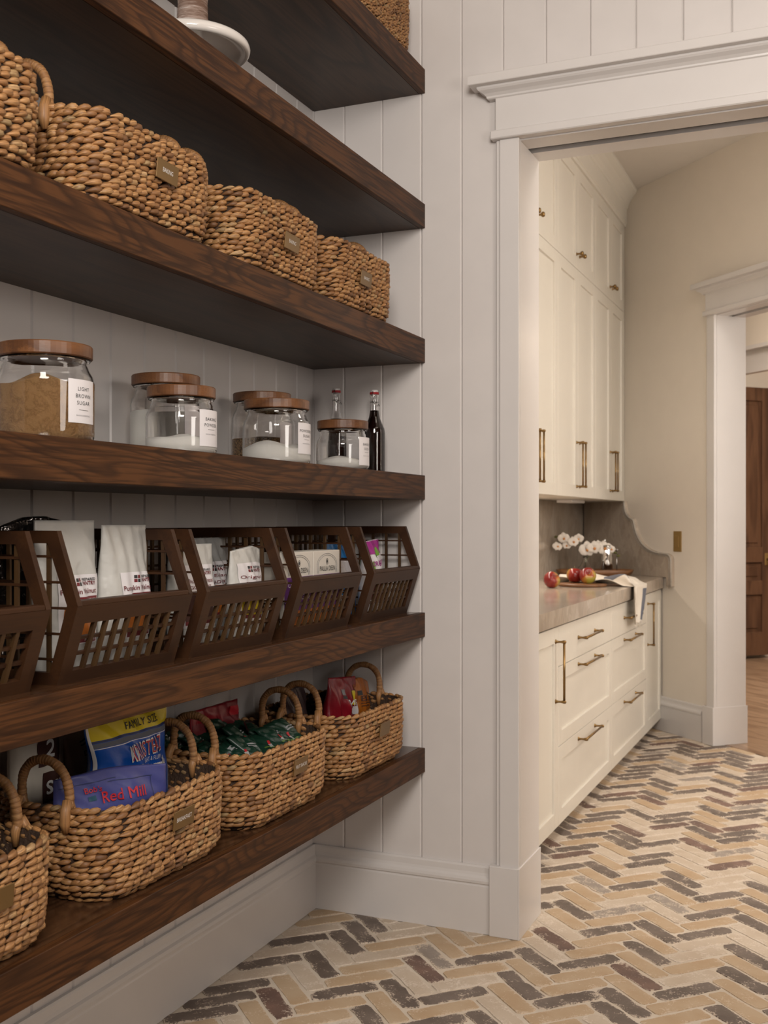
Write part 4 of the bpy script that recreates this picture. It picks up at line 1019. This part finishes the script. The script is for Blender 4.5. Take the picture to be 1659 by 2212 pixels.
bottle(-1.345, 3.095, 0.262, 0.198, 'dark syrup bottle with red seal nearest the wall corner edge')

# ================================================================== CAKE STAND + PEDESTAL
t = thing('cake_stand', 'white ceramic cake stand seen from below on the second shelf', 'cake stand', (-1.40, 2.165, SZ[1]))
MB().lathe([(0, 0), (0.060, 0), (0.062, 0.004), (0.050, 0.010), (0.022, 0.025), (0.017, 0.06), (0.022, 0.092), (0.034, 0.1125), (0, 0.1125)], 40).build('pedestal', ceramic, t)
MB().lathe([(0, 0.112), (0.095, 0.112), (0.112, 0.110), (0.114, 0.1075), (0.118, 0.105), (0.120, 0.101), (0.126, 0.100), (0.131, 0.104), (0.133, 0.111), (0.131, 0.119), (0.125, 0.1245), (0.112, 0.127), (0, 0.127)], 64).build('plate', ceramic, t)
t = thing('wooden_candlestick', 'whitewashed turned wood pedestal standing on the white cake stand', 'pedestal', (-1.40, 2.165, SZ[1]+0.127))
MB().lathe([(0, 0), (0.050, 0), (0.050, 0.006), (0.046, 0.016), (0.040, 0.030), (0.036, 0.052), (0.034, 0.085), (0.036, 0.110), (0.042, 0.120), (0.042, 0.130), (0, 0.130)], 36).build('turned_column', washed, t)
MB().lathe([(0, 0.130), (0.055, 0.130), (0.066, 0.138), (0.066, 0.146), (0, 0.146)], 36).build('top_dish', washed, t)

# ================================================================== GALLERY CABINETS
XC = -1.030
def shaker(mb, x, y0, y1, z0, z1, rail=0.060, slab=False):
    g = 0.0012; y0 += g; y1 -= g; z0 += g; z1 -= g; T = 0.020
    if slab: mb.box(x-T, x, y0, y1, z0, z1, 0, 0.001); return
    mb.box(x-T, x, y0, y0+rail, z0, z1, 0, 0.001).box(x-T, x, y1-rail, y1, z0, z1, 0, 0.001)
    mb.box(x-T, x, y0+rail, y1-rail, z0, z0+rail, 0, 0.001).box(x-T, x, y0+rail, y1-rail, z1-rail, z1, 0, 0.001)
    mb.box(x-T, x-0.009, y0+rail, y1-rail, z0+rail, z1-rail)
def pull_mesh(L):
    mb = MB()
    for s in (-1, 1):
        z = s*L/2; n = 12
        def ring(r, x): return [(x, r*cos(2*pi*k/n), z+r*sin(2*pi*k/n)) for k in range(n)]
        prof = [(0.0088, 0), (0.0088, 0.0025), (0.0060, 0.005), (0.0042, 0.012), (0.0040, 0.022), (0.0060, 0.028), (0.0070, 0.034), (0.0060, 0.040), (0.0015, 0.0425)]
        vs = sum([ring(r, x) for r, x in prof], []); fs = [(j*n+k, j*n+(k+1) % n, (j+1)*n+(k+1) % n, (j+1)*n+k) for j in range(len(prof)-1) for k in range(n)]
        mb.add(vs, fs, 0, True)
    mb.tube([(0.034, 0, -L/2-0.004), (0.034, 0, L/2+0.004)], 0.0048, 12)
    return mb.mesh('bar_handle', brass)
PULLV = pull_mesh(0.228); PULLH = pull_mesh(0.316)
KNOB = MB()
n = 14
prof = [(0.0085, 0), (0.0085, 0.0025), (0.0050, 0.006), (0.0046, 0.018), (0.0090, 0.022), (0.0125, 0.028), (0.0125, 0.032), (0.0090, 0.037), (0.001, 0.039)]
vs = sum([[(x, r*cos(2*pi*k/n), r*sin(2*pi*k/n)) for k in range(n)] for r, x in prof], [])
KNOB.add(vs, [(j*n+k, j*n+(k+1) % n, (j+1)*n+(k+1) % n, (j+1)*n+k) for j in range(len(prof)-1) for k in range(n)], 0, True)
KNOB = KNOB.mesh('knob', brass)
def cab_root(y0, label, cat='cabinet', z=0.0, group=None, name='base_cabinet'): return thing(name, label, cat, (XC, y0, z), 0, group)
# units: local frame shifted by (XC, y0)
ZB, ZT = 0.072, 0.842
def base_unit(y0, y1, label, kind, yr=None):
    t = cab_root(y0, label, group='cream base cabinets'); W = y1-y0
    if yr is None: MB().box(-0.60, -0.0205, 0, W, ZB, 0.8505).build('cabinet_body', cabp, t)
    else: MB().prism([(-0.60, 0), (-0.0205, 0), (-0.0205, W), (-0.60, W+0.56)], 'z', ZB, 0.8505).build('cabinet_body', cabp, t)
    if yr is None: MB().box(-0.60, -0.075, 0, W, 0, ZB-0.0005).build('toe_kick', cabp, t)
    else: MB().prism([(-0.60, 0), (-0.075, 0), (-0.075, W), (-0.60, W+0.50)], 'z', 0, ZB-0.0005).build('toe_kick', cabp, t)
    if kind == 'door':
        mb = MB(); shaker(mb, 0, 0, W, ZB, ZT); d = mb.build('door', cabp, t)
        link('handle', PULLV, d, (0, (W-0.045) if yr is None else 0.030, 0.674))
    else:
        for z0, z1, sl in ((0.686, ZT, True), (0.377, 0.686, False), (ZB, 0.377, False)):
            mb = MB(); shaker(mb, 0, 0, W, z0, z1, 0.055, sl); d = mb.build('drawer', cabp, t)
            link('handle', PULLH, d, (0, W/2-0.02, {0.686: 0.767, 0.377: 0.657, ZB: 0.348}[z0]), (pi/2, 0, 0))
    return t
base_unit(3.42, 4.148, 'cream base cabinet with tall shaker door beside the pantry doorway', 'door')
base_unit(4.149, 5.176, 'cream drawer stack nearer the doorway with three brass pulls', 'drawers')
base_unit(5.177, 6.150, 'cream drawer stack under the hanging tea towel', 'drawers')
base_unit(6.151, 6.665, 'narrow cream base cabinet against the angled wall', 'door', yr=True)
G_ = 'cream wall cabinets to the ceiling'
ZU0, ZU1, ZU2 = 1.371, 2.557, 3.095
def wall_unit(y0, y1, label, ymid=None, last=False):
    t = thing('wall_cabinet', label, 'cabinet', (-1.300, y0, 0), 0, G_); W = y1-y0
    if last: MB().prism([(-0.325, 0), (-0.0205, 0), (-0.0205, W+0.02), (-0.325, W+0.33)], 'z', ZU0, 3.10).build('cabinet_body', cabp, t)
    else: MB().box(-0.325, -0.0205, 0, W, ZU0, 3.10).build('cabinet_body', cabp, t)
    m_ = (ymid or (y0+y1)/2)-y0
    if last: MB().prism([(-0.020, W+0.0005), (-0.0005, W+0.0005), (-0.0005, W+0.026), (-0.020, W+0.045)], 'z', ZU0, 3.10).build('filler_strip', cabp, t)
    for a, b_, s in ((0, m_, 1), (m_, W, -1)):
        for z0, z1 in ((ZU0, ZU1), (ZU1, ZU2)):
            mb = MB(); shaker(mb, 0, a, b_, z0, z1, 0.062); d = mb.build('door', cabp, t)
            yy = (b_-0.034) if s > 0 else (a+0.034)
            if z0 == ZU0: link('handle', PULLV, d, (0, yy, 1.541))
            else: link('knob', KNOB, d, (0, yy, 2.632))
wall_unit(3.42, 4.369, 'cream wall cabinet hidden mostly by the doorway jamb', 3.94)
wall_unit(4.370, 5.229, 'cream wall cabinet whose pull pair shows at the doorway jamb', 4.799)
wall_unit(5.230, 6.088, 'middle cream wall cabinet above the orchids', 5.655)
wall_unit(6.089, 6.918, 'cream wall cabinet meeting the angled wall', 6.520, True)
cp = [(-0.02, 3.10), (0.0, 3.092), (0.012, 3.092), (0.014, 3.108), (0.020, 3.112), (0.020, 3.200), (0.028, 3.206), (0.030, 3.216), (0.042, 3.236), (0.064, 3.262), (0.084, 3.276), (0.092, 3.284), (0.094, 3.2995), (-0.02, 3.2995)]
mb = MB().prism([(-1.300+p, z) for p, z in cp], 'y', 3.40, 6.9)
mb.v = [(x, (5.6445-x) if y > 6 else y, z) for x, y, z in mb.v]
struct('trim_4', mb, cabp, label='cream crown moulding')
o = MB().prism([(-1.645, 3.40), (-1.015, 3.40), (-1.015, 6.652), (-1.645, 7.282)], 'z', 0.851, 0.914).build('worktop', stone); tag(o, 'taupe quartzite worktop with apples, tray and towel', 'worktop')
o = MB().box(-1.6495, -1.632, 3.40, 7.26, 0.9145, 1.3705).build('backsplash', stone); tag(o, 'flat taupe stone backsplash slab behind the orchids', 'backsplash')
# scalloped side splash on the diagonal wall
def bez(p0, p1, p2, p3, n):
    return [tuple(((1-q)**3*a+3*(1-q)**2*q*b_+3*(1-q)*q*q*c_+q**3*d_) for a, b_, c_, d_ in zip(p0, p1, p2, p3)) for q in [i/n for i in range(n+1)]]
e = [(-5.800, 1.3705)]+bez((-5.800, 1.350), (-5.795, 1.30), (-5.76, 1.268), (-5.712, 1.262), 8)+bez((-5.700, 1.250), (-5.675, 1.16), (-5.62, 1.060), (-5.395, 1.056), 16)+bez((-5.385, 1.056), (-5.35, 1.056), (-5.325, 1.045), (-5.325, 1.015), 6)+[(-5.325, 0.862)]
# the slab sits in front of the wall: face at u = U0-0.02
low = [(-5.378, 0.862), (-5.378, 0.915), (-6.27, 0.915), (-6.27, 1.3705)]
mb = MB().prism(e+low, 'y', U0-0.0195, U0-0.0005)
o = mb.build('side_splash', stone); o.rotation_euler.z = D45; tag(o, 'scalloped stone side splash on the angled wall', 'backsplash')
mb = MB(); pts = [(p[0], U0-0.0205, p[1]) for p in e]
mb.tube([(p[0]-0.006, p[1], p[2]-0.004) for p in pts], 0.0055, 6); mb.tube([(p[0]-0.024, p[1], p[2]-0.012) for p in pts[1:]], 0.003, 6)
mb.build('edge_moulding', stone_trim, o)
o = MB().box(-1.53, -1.44, 6.12, 6.44, 1.352, 1.3705, 0, 0.002).build('under_cabinet_light', trimp); tag(o, 'slim white fitting under the wall cabinet', 'light')
# switch plate
t = thing('light_switch', 'tall brass switch plate on the beige angled wall', 'switch', (*tu(-5.292, U0), 1.128), D45)
MB().box(-0.037, 0.037, -0.005, -0.0003, -0.060, 0.060, 0, 0.0015).build('plate', satin_brass, t); MB().box(-0.016, 0.016, -0.008, -0.005, -0.034, 0.034, 0, 0.001).build('rocker', satin_brass, t)

# ================================================================== WORKTOP OBJECTS
zk = 0.914
def apple(x, y, z, label, rz, tilt):
    t = thing('apple', label, 'apple', (x, y, z), 0, 'red and yellow apples'); R = 0.043
    prof = []
    for i in range(17):
        a = -pi/2+pi*i/16; r = R*cos(a)*(1+0.05*sin(a)); zz = R*0.93*sin(a)
        if i > 12: zz -= 0.010*((i-12)/4)**2*1.6
        if i < 3: zz += 0.004*(3-i)/3
        prof.append((max(r, 0.0005), zz))
    o = MB().lathe(prof, 24).build('skin', applem, t); o.location = (0, 0, R*0.92); o.rotation_euler = (tilt[0], tilt[1], rz)
    s = MB().tube([(0, 0, R*0.70), (0.002, 0, R*0.9), (0.005, 0, R*1.08)], [0.0018, 0.0014, 0.002], 6).build('stem', stemg, o)
apple(-1.365, 5.36, zk, 'red and yellow apple lying directly on the worktop', 0.9, (0.9, 0.3))
t = thing('serving_board', 'small dark round wooden board under two apples', 'board', (-1.255, 5.56, zk))
MB().lathe([(0, 0), (0.118, 0), (0.124, 0.004), (0.124, 0.012), (0.120, 0.015), (0, 0.015)], 48, sy=1.0).build('disc', traywood, t)
apple(-1.300, 5.585, zk+0.015, 'yellower apple half hidden behind the reddest apple', 2.6, (0.15, 0.1))
apple(-1.225, 5.545, zk+0.015, 'reddest apple in front on the wooden board', -0.2, (0.8, 0.9))
# oval tray
t = thing('wooden_tray', 'long shallow carved wooden tray under the orchid vase', 'tray', (-1.385, 6.46, zk), 0.36)
mb = MB(); A_, B_ = 0.228, 0.095; n = 56; P_ = [(0.70, 0), (0.86, 0.004), (0.96, 0.026), (1.0, 0.046), (0.965, 0.047), (0.92, 0.028), (0.82, 0.012), (0.0, 0.010)]
vs = []
for k_, z in P_:
    for k in range(n):
        q = 2*pi*k/n; c_, s_ = cos(q), sin(q); vs.append((A_*k_*math.copysign(abs(c_)**0.75, c_), B_*k_*math.copysign(abs(s_)**0.75, s_), z))
fs = [(j*n+k, j*n+(k+1) % n, (j+1)*n+(k+1) % n, (j+1)*n+k) for j in range(len(P_)-1) for k in range(n)]+[tuple(range(n))[::-1]]
mb.add(vs, fs, 0, True).build('carved_bowl', traywood, t)
zt = zk+0.0102
rx, ry = cos(YAW), sin(YAW)          # direction along the tray
def on_tray(s, d=0.0): return (-1.385+s*rx-d*ry, 6.46+s*ry+d*rx)
vx, vy = on_tray(-0.055)
t = thing('bud_vase', 'clear squat glass vase holding the orchid sprays', 'vase', (vx, vy, zt))
out = [(0, 0), (0.052, 0), (0.062, 0.006), (0.064, 0.018), (0.055, 0.034), (0.033, 0.058), (0.018, 0.082), (0.0125, 0.105), (0.015, 0.112)]
MB().lathe(dens(out+[(max(0, r-0.0018), max(z, 0.0025)) for r, z in out][::-1]), 32).build('glass_body', glass, t)
t = thing('white_orchid', 'white orchid sprays arching out of the glass vase', 'orchid', (vx, vy, zt))
def flower(parent, p, r, yaw, pitch, seed):
    mb = MB(); rr = np.random.RandomState(seed); ca, sa = cos(yaw), sin(yaw); cp_, sp_ = cos(pitch), sin(pitch)
    def W_(a, b_, c_):      # a right, b up, c towards viewer
        b2, c2 = b_*cp_-c_*sp_, b_*sp_+c_*cp_
        return (p[0]+a*rx+(a*0)+c2*(ry*ca+rx*sa), p[1]+a*ry+c2*(-rx*ca+ry*sa), p[2]+b2)
    for k, (ang, wd, ln) in enumerate(((pi/2, .42, .95), (pi*0.02, .62, 1.0), (pi*0.98, .62, 1.0), (-pi*0.30, .38, .9), (-pi*0.70, .38, .9))):
        ang += 0.1*rr.normal(); u_ = (cos(ang), sin(ang)); v_ = (-sin(ang), cos(ang)); n1, n2 = 6, 4; vs = []
        for i in range(n1+1):
            q = i/n1; ww = wd*r*sin(pi*min(1, q*0.92+0.08))**0.6
            for j in range(n2+1):
                e_ = (j/n2*2-1)
                vs.append(W_(u_[0]*q*r*ln+v_[0]*e_*ww, u_[1]*q*r*ln+v_[1]*e_*ww, r*(0.25*q*(1-q)*2-0.10*e_*e_)+0.0015*(k > 2)))
        mb.add(vs, [(i*(n2+1)+j, i*(n2+1)+j+1, (i+1)*(n2+1)+j+1, (i+1)*(n2+1)+j) for i in range(n1) for j in range(n2)], 0, True)
    o = mb.build('blossom', petal, parent, fix=False); o.location = (-parent.location.x, -parent.location.y, -parent.location.z)
    m2 = MB().sphere(W_(0, -0.10*r, 0.22*r), r*0.20, 8, 6); l = m2.build('lip', petal_c, o)
pxm = 366.0
base = (on_tray(0)); 
def fp(px, py, d=0.0):
    s = (px-1301)/pxm; z = 1.25-(py-1124.5)/pxm*1.0; q = on_tray(s, d); return (q[0], q[1], z)
FL = [(1232, 1162, .037, 0.1, .2), (1219, 1180, .030, 0.4, -.2), (1240, 1178, .028, -.3, .1), (1253, 1170, .034, .2, -.1), (1265, 1163, .032, -.3, .3), (1284, 1186, .052, 0.0, 0), (1297, 1183, .044, .4, .1), (1321, 1184, .048, .1, -.1), (1308, 1176, .028, -.5, .3), (1334, 1186, .028, .6, 0)]
for i, (px, py, r, ya, pi_) in enumerate(FL): flower(t, fp(px, py, -0.03+0.01*(i % 3)), r, ya, pi_, i)
mb = MB()
top = (vx, vy, zt+0.11)
for path in ([(1283, 1240), (1281, 1212), (1278, 1190), (1262, 1172), (1240, 1164), (1218, 1172)], [(1287, 1238), (1290, 1210), (1298, 1190), (1318, 1180), (1340, 1190), (1352, 1199)]):
    P_ = [fp(a, b_, 0.0) for a, b_ in path]; P_[0] = (vx+0.006, vy, zt+0.008); P_[1] = (vx, vy, zt+0.085)
    mb.tube([(p[0]-vx, p[1]-vy, p[2]-zt) for p in P_], 0.0024, 6)
for px, py in ((1345, 1194), (1352, 1201), (1217, 1160)):
    p = fp(px, py); mb.sphere((p[0]-vx, p[1]-vy, p[2]-zt), 0.009, 8, 6, sc=(1.3, 1, 0.8))
mb.build('stem', stemg, t)
sx_, sy_ = on_tray(0.072)
t = thing('drink_shaker', 'polished metal shaker with ball top behind the orchids', 'shaker', (sx_, sy_, zt))
MB().lathe([(0, 0), (0.030, 0), (0.033, 0.003), (0.037, 0.12), (0.037, 0.174), (0.031, 0.182), (0, 0.182)], 28).build('cup', chrome, t)
mb = MB().lathe([(0.016, 0.182), (0.014, 0.189), (0.012, 0.196), (0, 0.196)], 16, (-0.012, 0, 0)); mb.sphere((-0.012, 0, 0.208), 0.010, 12, 8); mb.build('stopper', chrome, t)
sx_, sy_ = on_tray(0.135, 0.02)
t = thing('strainer', 'small metal bar tool standing behind the shaker', 'bar tool', (sx_, sy_, zt))
mb = MB().tube([(0, 0, 0), (0, 0, 0.150)], 0.003, 8); mb.build('rod', steel_wire, t); MB().sphere((0, 0, 0.153), 0.016, 14, 6, sc=(1, 1, 0.3)).build('disc_top', chrome, t)
# tea towel: crumpled on the worktop, draped over its edge
t = thing('tea_towel', 'cream tea towel with slate blue patches draped over the worktop edge', 'towel', (-1.15, 5.75, zk))
mb = MB(); nu, nv = 60, 26; vs = []
r = np.random.RandomState(4); K = [(r.uniform(8, 26), r.uniform(6, 22), r.uniform(0, 6), r.uniform(0.4, 1)) for _ in range(7)]
def towel(u, v):
    # u 0..1 from the back of the worktop to the hanging end, v across
    wv = (v-0.5)*(0.36-0.02*u); L = u*0.62
    hgt = sum(q*sin(a*L+b_*wv*2+p) for a, b_, p, q in K)*0.5
    x = -1.45+L; yc = 5.83-0.16*u; edge = -1.0085
    lift = max(0.004, 0.018+0.022*hgt*(1-0.3*u)+0.030*math.exp(-((u-0.22)/0.14)**2)*(0.6+0.4*sin(v*9))+0.022*math.exp(-((u-0.55)/0.12)**2)*(0.5+0.5*sin(v*7+1)))
    if x < edge: X, Z = x, zk+lift*min(1, (edge-x)/0.05+0.3)
    else:
        d = x-edge; X, Z = edge+0.008+0.020*(0.5+0.5*sin(v*16+d*9)), zk+0.005-d*1.0
    wy = wv*(1 if x < edge else 1-(x-edge)*2.0)
    return X, yc+wy-0.02*hgt, Z
for j in range(nv+1):
    for i in range(nu+1): vs.append(towel(i/nu*1.02, j/nv))
fs = []; mi = []
for j in range(nv):
    for i in range(nu):
        fs.append((j*(nu+1)+i, j*(nu+1)+i+1, (j+1)*(nu+1)+i+1, (j+1)*(nu+1)+i))
        mi.append(1 if (j > nv*0.45 and j < nv*0.9 and i > nu*0.72 and i < nu*0.97) or (nv*0.25 < j < nv*0.6 and nu*0.42 < i < nu*0.66) else 0)
lo = (-1.15, 5.75, zk); vs = [(a-lo[0], b_-lo[1], c_-lo[2]) for a, b_, c_ in vs]
mb.v = vs; mb.f = fs; mb.m = mi; mb.sm = [True]*len(fs)
o = mb.build('cloth', [linen, slate], t, fix=False); sm = o.modifiers.new('thickness', 'SOLIDIFY'); sm.thickness = 0.0025; sm.offset = 1
mb = MB()
for k in range(14):
    p = np.array(towel(1.02, k/13)); mb.tube([p-lo, p-lo+np.array((0.002*sin(k), 0.003*cos(k*2), -0.012)), p-lo+np.array((0.002, 0.004*cos(k*3), -0.022))], 0.0009, 4)
mb.build('fringe', linen, t)['kind'] = 'stuff'

# ================================================================== HALL DOOR
t = thing('door_1', 'open dark wooden panel door with brass lock plate in the hall', None, (0, 0, 0), D45, kind='structure')
xt = -7.93; y0, y1 = 6.16, 7.02
Z = [0.03, 0.238, 0.580, 0.707, 0.872, 1.010, 2.334, 2.455]
mb = MB().box(xt-0.045, xt, y0, y0+0.11, Z[0], Z[7], 0, 0.002).box(xt-0.045, xt, y1-0.11, y1, Z[0], Z[7], 0, 0.002); mb.build('stile', doorwood, t)
for a, b_ in ((0, 1), (2, 3), (4, 5), (6, 7)): MB().box(xt-0.045, xt, y0+0.11, y1-0.11, Z[a], Z[b_], 0, 0.002).build('rail', doorwood, t)
for a, b_ in ((1, 2), (3, 4), (5, 6)):
    MB().box(xt-0.032, xt-0.020, y0+0.11, y1-0.11, Z[a], Z[b_]).box(xt-0.030, xt-0.010, y0+0.15, y1-0.15, Z[a]+0.035, Z[b_]-0.035, 0, 0.006).build('door_panel', doorwood, t)
lp = MB().box(xt, xt+0.004, y1-0.085, y1-0.035, 0.845, 0.955, 0, 0.001).build('lock_plate', satin_brass, t)
k_ = MB(); k_.tube([(xt+0.003, y1-0.06, 0.90), (xt+0.05, y1-0.06, 0.90)], [0.008, 0.010], 10); k_.sphere((xt+0.062, y1-0.06, 0.90), 0.026, 14, 8); k_.build('door_knob', brass, lp)
